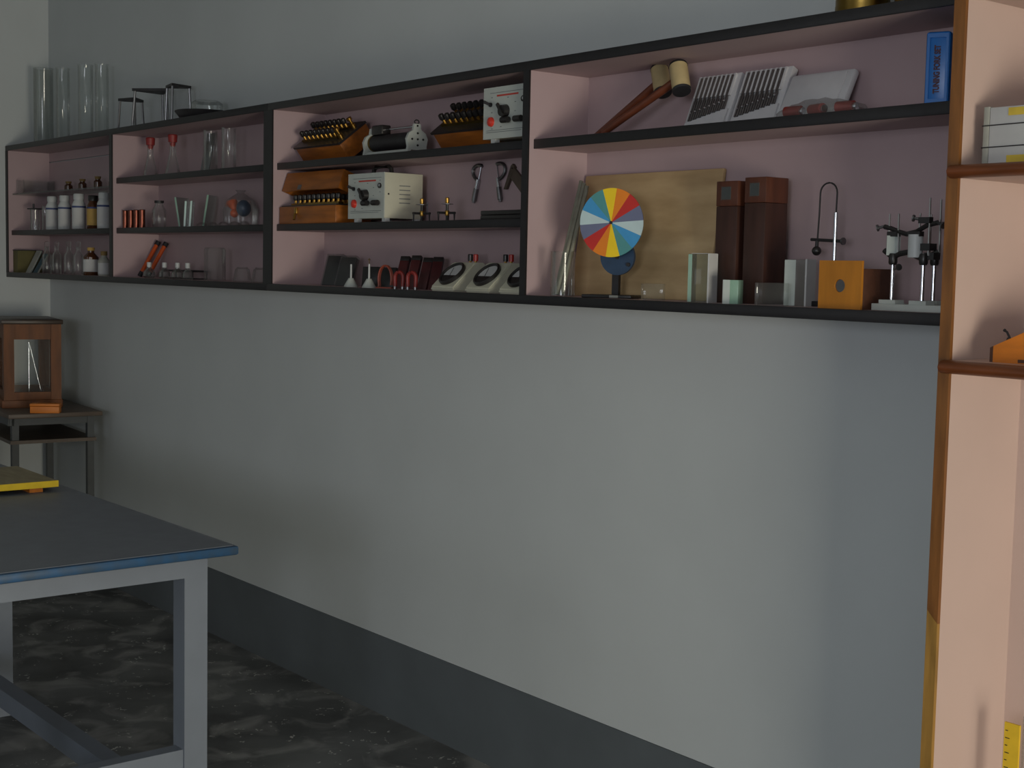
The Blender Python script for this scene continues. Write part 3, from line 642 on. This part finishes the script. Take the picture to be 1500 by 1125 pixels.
# micrometers hanging on the back panel
def micrometer(label, top, bot, side):
    """U-frame at the top, barrel hanging down; modelled in the plane of the back panel"""
    tp, bt = Vector(top), Vector(bot); d = (bt-tp); L = d.length; d.normalize()
    t = thing('micrometer', label, 'micrometer', (tp.x, -0.0105, tp.y), group='steel micrometers hanging on the back panel')
    M = Matrix(((-d.y*side, 0, -d.x, 0), (0, 1, 0, 0), (d.x*side, 0, -d.y, 0), (0, 0, 0, 1)))
    pts = [(0.036*math.sin(a), 0, -0.023+0.023*math.cos(a)) for a in [PI*i/10 for i in range(11)]]
    b = B(); b.M = M; b.tube([(0.0, -0.004, 0.001)]+[(x, -0.004, z) for x, _, z in pts]+[(0.0, -0.004, -0.046)], 0.0055, 8); obj('frame', b, 'steel', t)
    b = B(); b.M = M; b.cyl((0, -0.0045, -0.004), (0, -0.0045, -0.046), 0.0018, n=8); obj('spindle', b, 'chrome', t)
    b = B(); b.M = M; b.cyl((0, -0.0068, -0.042), (0, -0.0068, -L*0.62), 0.0062, n=12); obj('sleeve', b, 'chrome', t)
    b = B(); b.M = M; b.cyl((0, -0.008, -L*0.62), (0, -0.008, -L*0.95), 0.0076, n=12).cyl((0, -0.008, -L*0.95), (0, -0.008, -L), 0.005, n=10); obj('thimble', b, 'steel', t)
    obj('nail', B().cyl((0.0, 0.002, -0.003), (0.0, -0.008, -0.001), 0.0015, n=6), 'iron', t)
micrometer('steel micrometer hanging on the back panel, its frame curving left', (3.560, 1.798), (3.528, 1.690), -1)
micrometer('steel micrometer hanging on the back panel, its frame curving right', (3.634, 1.800), (3.659, 1.690), 1)
t = thing('iron_bracket', 'dark brown bent metal bracket hanging beside the micrometers', 'bracket', (3.70, -0.0095, 1.725))
obj('short_arm', B().prism([(-0.028, 0.0), (-0.016, 0.0), (0.022, 0.062), (0.012, 0.072), (0.004, 0.066)][::-1], -0.009, 0), 'bracket_brown', t)
obj('long_arm', B().prism([(0.0, 0.05), (0.012, 0.064), (0.078, 0.012), (0.078, -0.02), (0.06, -0.018), (0.0, 0.034)][::-1], -0.0085, 0), 'bracket_brown', t)
obj('nail', B().cyl((0.012, 0.002, 0.058), (0.012, -0.012, 0.059), 0.0018, n=6), 'iron', t)
t = thing('black_case', 'flat black case lying on the middle shelf against the divider', 'case', (3.885, -0.135, SM))
obj('base', B().box(-0.108, 0.108, -0.045, 0.045, 0, 0.012, bev=0.002), 'ebonite', t)
obj('lid', B().box(-0.108, 0.108, -0.045, 0.045, 0.0125, 0.025, bev=0.003), 'ebonite', t)
# bottom shelf of the third compartment
def packet(name, label, loc, rz, wdt, h, th, lean, film, cat='packet'):
    t = thing(name, label, cat, loc, rz)
    M = Rx(math.radians(-lean))
    b = B(); b.M = M; b.box(-wdt/2, wdt/2, 0, th, 0, h, bev=0.002); obj('block', b, 'ebonite', t)
    if film:
        b = B(); b.M = M; b.box(-wdt/2-0.004, wdt/2+0.004, -0.003, th+0.002, 0.0005, h+0.006, bev=0.003); obj('wrapping', b, 'film', t)
    return t
packet('wrapped_packet', 'black packet in crumpled clear film leaning at the left of the bottom shelf', (2.845, -0.105, SB), 0.45, 0.058, 0.108, 0.02, 22, True)
packet('wrapped_packet', 'black packet in clear film leaning behind the white cones', (2.945, -0.115, SB), 0.45, 0.055, 0.104, 0.018, 24, True)
packet('black_block', 'low black block standing behind the first white cone', (3.065, -0.085, SB), 0.3, 0.07, 0.066, 0.02, 6, False, 'block')
packet('black_block', 'low black block standing behind the second white cone', (3.155, -0.085, SB), 0.3, 0.07, 0.066, 0.02, 12, False, 'block')
def needle_cone(label, loc, h, tip):
    t = thing('needle_stand', label, 'stand', loc, group='white needle stands')
    obj('cone', B().lathe([(0.022, 0), (0.022, 0.003), (0.009, 0.026), (0.008, 0.028)], n=24), 'white_enamel', t)
    obj('rod', B().cyl((0, 0, 0.028), (0, 0, h), 0.0033, 0.0028, 10), 'white_plastic', t)
    if tip: obj('tip', B().cyl((0, 0, h), (0, 0, h+0.018), 0.0012, n=6).box(-0.005, 0.005, -0.0012, 0.0012, h+0.012, h+0.0145), 'brass_dark', t)
needle_cone('white cone stand with a plain upright rod', (3.093, -0.172, SB), 0.072, False)
needle_cone('white cone stand with a fine tip on its upright rod', (3.199, -0.172, SB), 0.074, True)
t = thing('wire_coil', 'upright loop of reddish brown wire beside the dark red bars', 'coil', (3.258, -0.15, SB), 0.45)
for k, dx in enumerate((-0.004, 0.004)):
    obj('loop', B().tube([(0.023*math.cos(a), dx, 0.028+0.042*math.sin(a)) for a in [(-0.14*PI)+1.28*PI*i/20 for i in range(21)]] + [(-0.023, dx, 0.003)], 0.003, 8), 'wire_red', t)
obj('base', B().box(-0.028, 0.028, -0.012, 0.012, 0, 0.004), 'wire_red', t)
def bar_magnet(label, x, y, rz, lean, h, side):
    t = thing('bar_magnet', label, 'magnet', (x, y, SB), rz, 'dark red bar magnets leaning in a row')
    M = Ry(math.radians(side)) @ Rx(math.radians(-lean))
    b = B(); b.M = M; b.box(-0.0155, 0.0155, 0, 0.014, 0, h*0.86, bev=0.001); obj('bar', b, 'magnet_dark', t)
    b = B(); b.M = M; b.box(-0.0157, 0.0157, -0.0002, 0.0142, h*0.86+0.0002, h, bev=0.001); obj('pole_end', b, 'ebonite', t)
bar_magnet('dark red bar magnet leaning on the bottom shelf, nearest the wire loop', 3.293, -0.128, 0.5, 26, 0.112, 0)
bar_magnet('dark red bar magnet leaning on the bottom shelf, second from the wire loop', 3.353, -0.126, 0.5, 25, 0.114, 0)
bar_magnet('dark red bar magnet leaning on the bottom shelf, third from the wire loop', 3.41, -0.122, 0.5, 26, 0.108, 0)
bar_magnet('dark red bar magnet leaning steeply next to the meters', 3.475, -0.125, 0.7, 34, 0.12, 0)
def horseshoe(label, x, y):
    t = thing('horseshoe_magnet', label, 'magnet', (x, y, SB), 0.45, 'red horseshoe magnets')
    pts = [(-0.013, 0, 0.008), (-0.014, 0, 0.03)] + [(-0.014*math.cos(a), 0, 0.036+0.015*math.sin(a)) for a in [PI*i/8 for i in range(9)]] + [(0.014, 0, 0.03), (0.013, 0, 0.008)]
    obj('bow', B().tube(pts, 0.006, 8), 'magnet_red', t)
    for x_ in (-0.013, 0.013): obj('pole_end', B().cyl((x_, 0, 0), (x_, 0, 0.008), 0.006, n=10), 'steel', t)
horseshoe('red horseshoe magnet standing before the first dark bars', 3.372, -0.176)
horseshoe('red horseshoe magnet standing nearest the meters', 3.44, -0.176)
# moving-coil meters
def meter(label, loc):
    t = thing('bench_meter', label, 'meter', loc, 0.0, 'white bench meters')
    wd = 0.112
    pr = [(0, 0), (0.0, 0.012), (0.078, 0.084), (0.112, 0.084), (0.118, 0.078), (0.118, 0)]
    b = B(); b.prism(pr[::-1], -wd/2, wd/2, axis='x'); bmesh.ops.bevel(b.bm, geom=list(b.bm.edges), offset=0.004, segments=2, affect='EDGES')
    obj('case', b, 'cream_enamel', t)
    ang = math.atan2(0.072, 0.078); M = T(0, 0.039, 0.048) @ Rx(ang)
    b = B(); b.M = M; b.lathe([(0.044, 0.0), (0.044, 0.008), (0.040, 0.011), (0.036, 0.008), (0.036, 0.003)], n=32, caps=False); bz = obj('bezel', b, 'ebonite', t)
    b = B(); b.M = M; b.prism([(0.037*math.cos(a), 0.037*math.sin(a)) for a in [math.asin(-0.22)+(PI+2*math.asin(0.22))*i/20 for i in range(21)]], 0.001, 0.004, axis='z'); dial = obj('dial', b, 'paper', bz)
    b = B(); b.M = M; b.prism([(0.037*math.cos(a), 0.037*math.sin(a)) for a in [PI+math.asin(0.22)+(PI-2*math.asin(0.22))*i/20 for i in range(21)]], 0.001, 0.0055, axis='z'); obj('dial_mask', b, 'ebonite', bz)
    b = B(); b.M = M; b.cyl((0.0, -0.012, 0.0062), (-0.014, 0.024, 0.0055), 0.0006, n=6); obj('needle', b, 'ebonite', bz)
    for x, mt, nm in ((0.004, 'ebonite', 'black terminal'), (0.03, 'terminal_red', 'red terminal')):
        tt = obj('terminal', B().lathe([(0.0075, 0.088), (0.0075, 0.106), (0.006, 0.108)], (x, 0.098, 0), 14), mt, t, label=nm)
        obj('stem', B().cyl((x, 0.098, 0.083), (x, 0.098, 0.088), 0.004, n=8), 'brass', tt)
    return t
m1 = meter('white bench meter with black dial ring, leftmost beside the dark red bars', (3.617, -0.193, SB))
dup(m1, (3.783, -0.193, SB), label='white bench meter with black dial ring, in the middle of the row')
dup(m1, (3.937, -0.193, SB), label='white bench meter with black dial ring, half hidden by the divider')

# ------------------------------------------------------------------ fourth compartment, upper shelf
def mallet(label, p0, p1, ytop):
    t = thing('mallet', label, 'mallet', p0, 0.0, 'wooden handled mallets')
    v = Vector(p1)-Vector(p0); d = v.normalized()
    obj('handle', B().cyl((0, 0, 0), v, 0.0085, 0.0105, 12), 'handle_wood', t)
    ax = Vector((d.z, -0.25, -d.x)).normalized()
    c = v
    h = obj('head', B().cyl(c-ax*0.034, c+ax*0.034, 0.0225, n=24), 'mallet_head', t)
    for s in (-1, 1): obj('rubber_end', B().cyl(c+ax*0.034*s, c+ax*0.040*s, 0.0235, 0.022, 24), 'rubber', h)
mallet('mallet with pale round head and dark wooden handle, the left of two', (4.10, -0.052, SU+0.0095), (4.340, -0.046, 1.973), 0)
mallet('mallet with pale round head and dark wooden handle, nearest the fork trays', (4.225, -0.132, SU+0.0095), (4.458, -0.098, 1.963), 0)
def fork_tray(label, flabel, group, x0, wd, y0, lean):
    t = thing('fork_tray', label, 'tray', (x0, y0, SU), 0.0, 'white foam trays for tuning forks')
    M = Rx(math.radians(-lean)); h = 0.146
    b = B(); b.M = M; b.box(0, wd, 0, 0.02, 0, h, bev=0.002); obj('backing', b, 'foam', t)
    n = 8; pitch = (wd-0.026)/n
    for i in range(n+1):      # ridges between the fork slots
        b = B(); b.M = M; x = 0.011+i*pitch; b.box(x-0.0026, x+0.0026, -0.006, 0, 0.085, h-0.004); obj('ridge', b, 'foam', t)
    b = B(); b.M = M; b.prism([(0.006, 0.004), (wd-0.006, 0.004), (wd-0.006, 0.050), (0.006, 0.020)][::-1], -0.005, 0); obj('lip', b, 'foam', t)
    for i in range(n):
        z0 = 0.0235+0.03*(i+0.5)*pitch/(wd-0.012)*1.05; zt = h-0.008
        o = thing('tuning_fork', flabel % ORD[i], 'tuning fork', (0, 0, 0), group=group)
        o.matrix_world = T(x0, y0, SU) @ M @ T(0.011+(i+0.5)*pitch, -0.0045, z0)
        zs = 0.082-z0
        b = B().tube([(-0.0036, 0, 0), (-0.0036, 0, zs-0.006), (-0.002, 0, zs), (0.002, 0, zs), (0.0036, 0, zs-0.006), (0.0036, 0, 0)], 0.0024, 6); obj('prongs', b, 'fork_steel', o)
        obj('stem', B().cyl((0, 0, zs), (0, 0, zt-z0), 0.0034, n=8), 'fork_steel', o)
        obj('rider', B().ball((0, -0.0035, 0.02), 0.0034, 8), 'chrome', o)
fork_tray('white foam tray of tuning forks leaning next to the mallets', 'steel tuning fork in the tray next to the mallets, %s from the left', 'tuning forks in the tray next to the mallets', 4.462, 0.140, -0.090, 22)
fork_tray('white foam tray of tuning forks leaning between the other tray and the plain lid', 'steel tuning fork in the tray next to the plain lid, %s from the left', 'tuning forks in the tray next to the plain lid', 4.612, 0.145, -0.090, 22)
t = thing('foam_lid', 'plain white foam lid leaning to the right of the fork trays', 'lid', (4.762, -0.105, SU))
M = Rx(math.radians(-27))
b = B(); b.M = M; b.box(0, 0.178, 0.004, 0.022, 0.0, 0.128, bev=0.006); obj('panel', b, 'foam', t)
b = B(); b.M = M; b.box(0.006, 0.16, 0.0, 0.006, 0.01, 0.12, bev=0.002); obj('raised_face', b, 'foam', t)
t = thing('parts_bag', 'clear plastic bag with dark red spools lying before the foam lid', 'bag', (4.945, -0.162, SU))
for x, rz in ((-0.075, 0.1), (-0.01, -0.25), (0.065, 0.15)):
    b = B(); b.M = T(x, 0, 0.0125) @ Rz(rz); b.cyl((-0.02, 0, 0), (0.02, 0, 0), 0.012, n=14); s = obj('spool', b, 'magnet_red', t)
    b = B(); b.M = T(x, 0, 0.0125) @ Rz(rz); b.cyl((0.02, 0, 0), (0.027, 0, 0), 0.008, n=12); obj('spool_core', b, 'chrome', s)
b = B()
sec = []
for i in range(13):
    x = -0.112+0.224*i/12; k = math.sin(PI*(i+0.6)/13.2)
    hh = 0.012+0.024*k*(0.85+0.3*random.random()); ww = 0.012+0.017*k
    sec.append(b._f([(x, -ww, 0.0004), (x, -ww*0.9, hh*0.6), (x, -ww*0.3, hh), (x, ww*0.3, hh*0.95), (x, ww*0.9, hh*0.55), (x, ww, 0.0004)]))
b.skin(sec); obj('bag', b, 'film', t)
# blue tin
t = thing('blue_tin', 'bright blue tuning fork set case standing upright beside the bookcase', 'case', (5.225, -0.155, SU), 0.42)
hw, hh = 0.0235, 0.143
obj('body', B().box(-hw, hw, 0, 0.085, 0, hh, bev=0.005), 'blue_tin', t)
obj('front_frame', B().box(-hw+0.003, -hw+0.008, -0.002, 0.002, 0.004, hh-0.004).box(hw-0.008, hw-0.003, -0.002, 0.002, 0.004, hh-0.004).box(-hw+0.008, hw-0.008, -0.002, 0.002, 0.004, 0.012).box(-hw+0.008, hw-0.008, -0.002, 0.002, hh-0.012, hh-0.004), 'blue_tin', t)
def text_mesh(s, size, depth):
    cu = bpy.data.curves.new('lettering', 'FONT'); cu.body = s; cu.size = size; cu.extrude = depth; cu.offset = 0.0005; cu.align_x = 'CENTER'; cu.align_y = 'CENTER'
    o = bpy.data.objects.new('lettering', cu); COL.objects.link(o); bpy.context.view_layer.update()
    dg = bpy.context.evaluated_depsgraph_get(); me = bpy.data.meshes.new_from_object(o.evaluated_get(dg))
    bpy.data.objects.remove(o); me.name = 'lettering'; return me
o = obj('lettering', text_mesh('TUNING FORK SET', 0.0118, 0.0006), 'tin_print', t, loc=(0, -0.001, hh*0.485))
sx = 0.094/max(1e-6, o.dimensions.x) if o.dimensions.x else 1.0
o.rotation_euler = Matrix(((0, -1, 0), (0, 0, -1), (1, 0, 0))).to_euler(); o.scale = (sx, 1.35, 1)
# brass vessels on top of the right shelf
def pot(label, x, r):
    t = thing('brass_vessel', label, 'vessel', (x, -0.125, ZT), group='brass vessels on top of the shelf')
    obj('body', B().lathe(vessel([(r*0.9, 0), (r, 0.006), (r, 0.11), (r*1.04, 0.116)], 0.002), n=32), 'brass_dark', t)
    obj('band', B().lathe([(r*1.012, 0.012), (r*1.012, 0.02)], n=32, caps=False), 'brass_dark', t)
    obj('rim', B().tube([(r*1.04*math.cos(2*PI*i/32), r*1.04*math.sin(2*PI*i/32), 0.116) for i in range(32)], 0.003, 6, True), 'brass', t)
pot('round dark brass vessel on top of the right shelf, left of the two', 5.015, 0.056)
pot('round dark brass vessel on top of the right shelf, touching the bookcase', 5.165, 0.056)

# ------------------------------------------------------------------ fourth compartment, bottom shelf
b = B(); b.M = Rx(math.radians(-8)); b.box(0, 0.505, 0, 0.012, 0, 0.325, bev=0.004)
tag(obj('drawing_board', b, 'ply', loc=(4.034, -0.066, SB)), 'large plain plywood board leaning behind the coloured disc', 'board')
tag(obj('glass_jar', glass_cylinder(0.032, 0.116, False), 'glass', loc=(4.118, -0.165, SB)), 'clear glass jar holding grey rods beside the black divider', 'jar')
for k, (dx, dy, tx, ty, L, r) in enumerate(((-0.012, -0.014, -0.006, 0.104, 0.315, 0.0055), (0.002, -0.020, -0.006, 0.108, 0.310, 0.0055), (0.014, -0.014, -0.004, 0.100, 0.300, 0.0055), (0.002, -0.005, 0.010, 0.088, 0.285, 0.005))):
    v = Vector((tx, ty, 0)); z = math.sqrt(max(0.01, L*L-v.length_squared)); 
    b = B().cyl((0, 0, 0), (tx, ty-0.018, z), r, n=10)
    tag(obj('rod', b, 'rod_grey', loc=(4.118+dx, -0.165+dy, SB+0.0045)), 'thin grey rod leaning out of the glass jar, %s from the left' % ORD[k], 'rod', 'grey rods in the glass jar')
# colour disc
t = thing('colour_disc', 'spinning disc with coloured sectors on a dark stand', 'disc', (4.29, -0.14, SB), math.radians(24))
R_, CZ = 0.0855, 0.188
order = ['yellow', 'orange', 'red', 'indigo', 'white', 'blue', 'green']*2
for k, nm in enumerate(order):
    a0 = math.radians(-17+k*360/14); a1 = a0+2*PI/14
    poly = [(0, CZ)]+[(R_*math.sin(a0+(a1-a0)*i/5), CZ+R_*math.cos(a0+(a1-a0)*i/5)) for i in range(6)]
    obj('sector', B().prism(poly, -0.030, -0.027), 'sector_'+nm, t)
obj('disc_backing', B().cyl((0, -0.0265, CZ), (0, -0.024, CZ), R_*0.99, n=48), 'ebonite', t)
obj('hub', B().cyl((0, -0.033, CZ), (0, 0.01, CZ), 0.004, n=10), 'iron', t)
obj('drive_wheel', B().cyl((0.008, -0.006, 0.104), (0.008, 0.004, 0.104), 0.046, n=32), 'dark_blue', t)
obj('drive_axle', B().cyl((0.008, -0.008, 0.104), (0.008, 0.012, 0.104), 0.006, n=12), 'iron', t)
obj('crank', B().cyl((0.04, -0.012, 0.085), (0.04, -0.004, 0.085), 0.005, n=8), 'iron', t)
obj('column', B().box(-0.009, 0.009, 0.004, 0.018, 0.009, CZ+0.012), 'iron', t)
obj('base', B().box(-0.075, 0.06, -0.035, 0.04, 0, 0.009, bev=0.002), 'ebonite', t)
obj('plate', B().box(0.002, 0.026, -0.036, -0.035, 0.002, 0.008), 'paper_grey', t)
# glass blocks
def block(name, label, loc, rz, sx_, sy__, h, mt, cat='glass block', card=None):
    t = thing(name, label, cat, loc, rz, 'glass blocks on the bottom shelf')
    obj('block', B().box(-sx_/2, sx_/2, -sy__/2, sy__/2, 0, h, bev=0.0012), mt, t)
    if card: obj('card', B().box(*card), 'paper', t, label='white paper side')
    return t
block('glass_slab', 'small clear glass slab alone beside the coloured disc', (4.466, -0.175, SB), 0.5, 0.056, 0.018, 0.04, 'glass_grey')
t = block('glass_slab', 'tall greenish glass slab with white paper side before the brown box', (4.616, -0.165, SB), 0.22, 0.052, 0.036, 0.112, 'glass_thick', card=(0.0265, 0.0305, -0.019, 0.019, 0, 0.113))
obj('edge_band', B().box(-0.026, -0.016, -0.0188, -0.0182, 0.001, 0.111), 'slab_green', t)
obj('paper_top', B().box(-0.02, 0.03, -0.016, 0.016, 0.1125, 0.1135), 'paper', t)
t = block('glass_slab', 'short glass slab with white and green faces before the brown boxes', (4.722, -0.172, SB), 0.35, 0.036, 0.03, 0.054, 'slab_green', card=(-0.0195, -0.0185, -0.015, 0.015, 0, 0.054))
obj('white_face', B().box(-0.018, -0.002, -0.0158, -0.0152, 0.0, 0.054), 'frosted', t)
block('glass_slab', 'low clear glass slab on edge before the brown boxes', (4.845, -0.182, SB), 0.35, 0.072, 0.02, 0.05, 'glass_grey')
t = block('glass_slab', 'tall grey glass slab with white paper side near the yellow box', (4.866, -0.118, SB), 0.2, 0.05, 0.04, 0.102, 'glass_thick', card=(0.0255, 0.0295, -0.021, 0.021, 0, 0.103))
obj('edge_band', B().box(-0.025, 0.002, -0.0208, -0.0202, 0.001, 0.101), 'frosted', t)
# two tall brown boxes
def tall_box(label, x0, wd, dp, h):
    t = thing('tall_wooden_box', label, 'box', (x0+wd/2, -0.12, SB), 0.0, 'tall brown wooden boxes')
    obj('body', B().box(-wd/2, wd/2, 0, dp, 0, h-0.058, bev=0.0015), 'mahogany', t)
    hd = obj('cap', B().box(-wd/2-0.0005, wd/2+0.0005, -0.0005, dp, h-0.0575, h, bev=0.0015), 'mahogany_top', t, label='lighter reddish top section')
    obj('window', B().box(-wd*0.26, wd*0.2, -0.002, 0.001, h-0.044, h-0.012), 'glass_grey', hd)
    obj('plaque', B().box(-wd*0.24, wd*0.18, -0.0012, 0, h-0.042, h-0.014), 'dark_frame', hd)
tall_box('tall dark reddish wooden box directly beside the plywood board', 4.612, 0.066, 0.085, 0.281)
tall_box('tall dark reddish wooden box nearest the hooked rod stand', 4.700, 0.063, 0.075, 0.287)
# hooked stand with a hanging bob
t = thing('pendulum_stand', 'chrome rod stand with hooked wire and black bob', 'stand', (4.932, -0.082, SB))
obj('base', B().box(-0.05, 0.03, -0.025, 0.035, 0, 0.012, bev=0.002), 'iron', t)
obj('rod', B().cyl((0, 0, 0.012), (0, 0, 0.205), 0.0045, n=12), 'chrome', t)
arc = [(0, 0, 0.20), (0.001, 0, 0.245)] + [(-0.022+0.023*math.cos(a), 0, 0.248+0.022*math.sin(a)) for a in [PI*i/10 for i in range(11)]] + [(-0.046, 0, 0.20), (-0.049, 0, 0.135)]
obj('hooked_wire', B().tube(arc, 0.0019, 8), 'iron', t)
obj('bob', B().ball((-0.050, 0, 0.122), 0.0105, 16), 'ebonite', t)
obj('bob_pin', B().cyl((-0.049, 0, 0.145), (-0.05, 0, 0.13), 0.004, n=8), 'iron', t)
obj('clamp_bar', B().cyl((-0.066, 0, 0.147), (0.02, 0, 0.143), 0.0035, n=8), 'iron', t)
obj('thumb_screw', B().cyl((0.02, 0, 0.143), (0.024, 0, 0.143), 0.008, n=12), 'steel', t)
# yellow wooden box with round hole
t = thing('ray_box', 'yellow fronted wooden box with a round hole', 'box', (5.041, -0.197, SB), 0.0)
fb = B()
n = 24; hc = (0.0, 0.048); hr = 0.0135; ring_ = [(hc[0]+hr*math.cos(2*PI*i/n), hc[1]+hr*math.sin(2*PI*i/n)) for i in range(n)]
def edge_pt(a, x0=-0.055, x1=0.055, z0=0.0, z1=0.1):
    c, s = math.cos(a), math.sin(a); ts = []
    if c > 1e-9: ts.append((x1-hc[0])/c)
    if c < -1e-9: ts.append((x0-hc[0])/c)
    if s > 1e-9: ts.append((z1-hc[1])/s)
    if s < -1e-9: ts.append((z0-hc[1])/s)
    tt = min(v for v in ts if v > 0); return (hc[0]+tt*c, hc[1]+tt*s)
angs = sorted(set([2*PI*i/n for i in range(n)] + [math.atan2(z-hc[1], x-hc[0]) % (2*PI) for x in (-0.055, 0.055) for z in (0, 0.1)]))
for y in (0, 0.006):
    inn = fb._f([(hc[0]+hr*math.cos(a), y, hc[1]+hr*math.sin(a)) for a in angs]); out_ = fb._f([(edge_pt(a)[0], y, edge_pt(a)[1]) for a in angs]); k = len(angs)
    for i in range(k): fb.face([inn[i], inn[(i+1) % k], out_[(i+1) % k], out_[i]])
    if y == 0: I0, O0 = inn, out_
    else:
        for i in range(k):
            fb.face([I0[i], I0[(i+1) % k], inn[(i+1) % k], inn[i]]); fb.face([O0[i], O0[(i+1) % k], out_[(i+1) % k], out_[i]])
obj('front_panel', fb, 'yellow_wood', t)
obj('body', B().box(-0.05, 0.054, 0.0065, 0.105, 0, 0.084, bev=0.001), 'dark_wood', t)
obj('lens', B().cyl((0, 0.003, 0.048), (0, 0.0062, 0.048), 0.0133, n=24), 'steel', t, label='grey round lens in the hole')
# optical apparatus
t = thing('mirror_stand', 'apparatus with chrome posts, black clamps and two plates on a white base', 'apparatus', (5.168, -0.125, SB))
obj('base', B().box(-0.062, 0.105, -0.05, 0.05, 0, 0.014, bev=0.001), 'white_enamel', t)
posts = ((-0.028, -0.03), (0.045, -0.03), (0.032, 0.025))
for (x, y) in posts:
    obj('foot', B().box(x-0.02, x+0.02, y-0.015, y+0.015, 0.014, 0.022), 'white_enamel', t)
    p = obj('post', B().cyl((x, y, 0.022), (x, y, 0.098), 0.0042, n=14), 'chrome', t)
    obj('collar', B().lathe([(0.007, 0.093), (0.009, 0.097), (0.009, 0.112), (0.007, 0.116)], (x, y, 0), 14), 'ebonite', p)
    for s_ in (-0.013, 0.011):
        obj('thin_rod', B().cyl((x+s_, y, 0.112), (x+s_*0.9, y, 0.196+0.03*(s_ > 0)*(x > 0)), 0.0026, 0.0018, 10), 'chrome', t)
obj('lower_yoke', B().tube([(-0.05, -0.03, 0.122), (-0.03, -0.03, 0.108), (-0.012, -0.028, 0.116), (0.006, -0.026, 0.119), (0.028, -0.028, 0.110), (0.045, -0.03, 0.104), (0.066, -0.012, 0.120)], 0.0058, 8), 'ebonite', t)
obj('upper_yoke', B().tube([(-0.052, -0.03, 0.170), (-0.035, -0.03, 0.166), (-0.016, -0.028, 0.159), (0.0, -0.026, 0.155), (0.025, -0.028, 0.16), (0.05, -0.03, 0.172), (0.066, -0.015, 0.178)], 0.005, 8), 'ebonite', t)
obj('plate_holder', B().box(-0.042, -0.018, -0.035, -0.022, 0.150, 0.160), 'ebonite', t)
obj('plate_holder', B().box(0.008, 0.038, -0.036, -0.022, 0.150, 0.160), 'ebonite', t)
b = B(); b.M = T(-0.03, -0.028, 0.112) @ Rz(0.95); b.box(-0.014, 0.014, -0.0012, 0.0012, 0, 0.04); obj('plate', b, 'frosted', t)
b = B(); b.M = T(0.023, -0.028, 0.108) @ Rz(0.3); b.cyl((0, 0, 0), (0, 0, 0.046), 0.0145, n=20); obj('drum', b, 'white_plastic', t)
for p0, p1 in (((-0.052, -0.03, 0.171), (-0.064, -0.034, 0.168)), ((0.036, -0.03, 0.184), (0.022, -0.034, 0.186)), ((0.066, -0.02, 0.178), (0.082, -0.024, 0.172)), ((-0.025, -0.03, 0.084), (-0.010, -0.036, 0.088))):
    s = obj('clamp_screw', B().cyl(p0, p1, 0.003, n=8), 'steel', t)
    obj('screw_head', B().cyl(p1, Vector(p1)+(Vector(p1)-Vector(p0)).normalized()*0.003, 0.007, n=12), 'steel', s)
for q in ((0.040, 0.062, -0.036, -0.012, 0.122, 0.136), (0.046, 0.068, -0.03, -0.008, 0.104, 0.118), (0.032, 0.058, -0.035, -0.022, 0.176, 0.188)): obj('clamp_block', B().box(*q), 'ebonite', t)

# ------------------------------------------------------------------ things in the bookcase
t = thing('paper_bundle', 'white stack of papers tied with string on the upper bookcase shelf', 'papers', (5.378, -0.222, 1.707))
obj('stack', B().box(0.013, 0.28, 0, 0.15, 0, 0.105, bev=0.002), 'paper', t)
obj('spine', B().box(0, 0.0125, 0.0, 0.15, 0, 0.107, bev=0.0015), 'paper_grey', t)
for z in (0.032, 0.072): obj('string', B().tube([(-0.001, -0.001, z), (0.282, -0.001, z+0.003), (0.282, 0.151, z), (-0.001, 0.151, z)], 0.0011, 6, True), 'iron', t)
for z in (0.002, 0.088): obj('tape', B().box(0.052, 0.15, -0.0012, 0.0, z, z+0.014), 'tape_yellow', t)
t = thing('wooden_wedge', 'orange brown sloping wooden block with a black hook on the lower bookcase shelf', 'block', (5.411, -0.218, 1.343))
obj('body', B().prism([(0.008, 0), (0.008, 0.030), (0.078, 0.062), (0.24, 0.062), (0.24, 0)][::-1], 0, 0.09), 'orange_wood', t)
obj('end_shade', B().prism([(0, 0), (0, 0.027), (0.0078, 0.0305), (0.0078, 0)][::-1], 0.002, 0.09), 'dark_wood', t)  # dark strip standing in for the shadow at the left end
obj('hook', B().tube([(0.024, 0.03, 0.036), (0.022, 0.03, 0.046), (0.016, 0.03, 0.056), (0.012, 0.03, 0.058)], 0.0022, 8).ball((0.011, 0.03, 0.059), 0.0032, 8).ball((0.021, 0.03, 0.042), 0.005, 8), 'iron', t)
obj('slot', B().box(0.06, 0.2, -0.0008, 0.0, 0.002, 0.008), 'dark_wood', t)
t = thing('metre_scale', 'yellow wooden measuring scale standing upright at the bottom of the bookcase', 'ruler', (5.428, -0.132, 0.10))
sc = obj('blade', B().box(0, 0.032, 0, 0.005, 0, 0.545), 'ruler_yellow', t)
for i in range(14): obj('tick', B().box(0.003, 0.008 if i % 2 else 0.012, -0.0006, 0, 0.34+i*0.0145, 0.3416+i*0.0145), 'iron', sc)
bu = thing('burette', 'slim clear glass burette standing behind the yellow scale', 'burette', (5.492, -0.158, 0.10))
obj('tube', B().lathe(vessel([(0.009, 0.012), (0.009, 0.575)], 0.0015), n=16), 'glass', bu)
obj('foot', B().lathe([(0.035, 0), (0.034, 0.008), (0.01, 0.014), (0.01, 0.02)], n=20), 'white_plastic', bu)
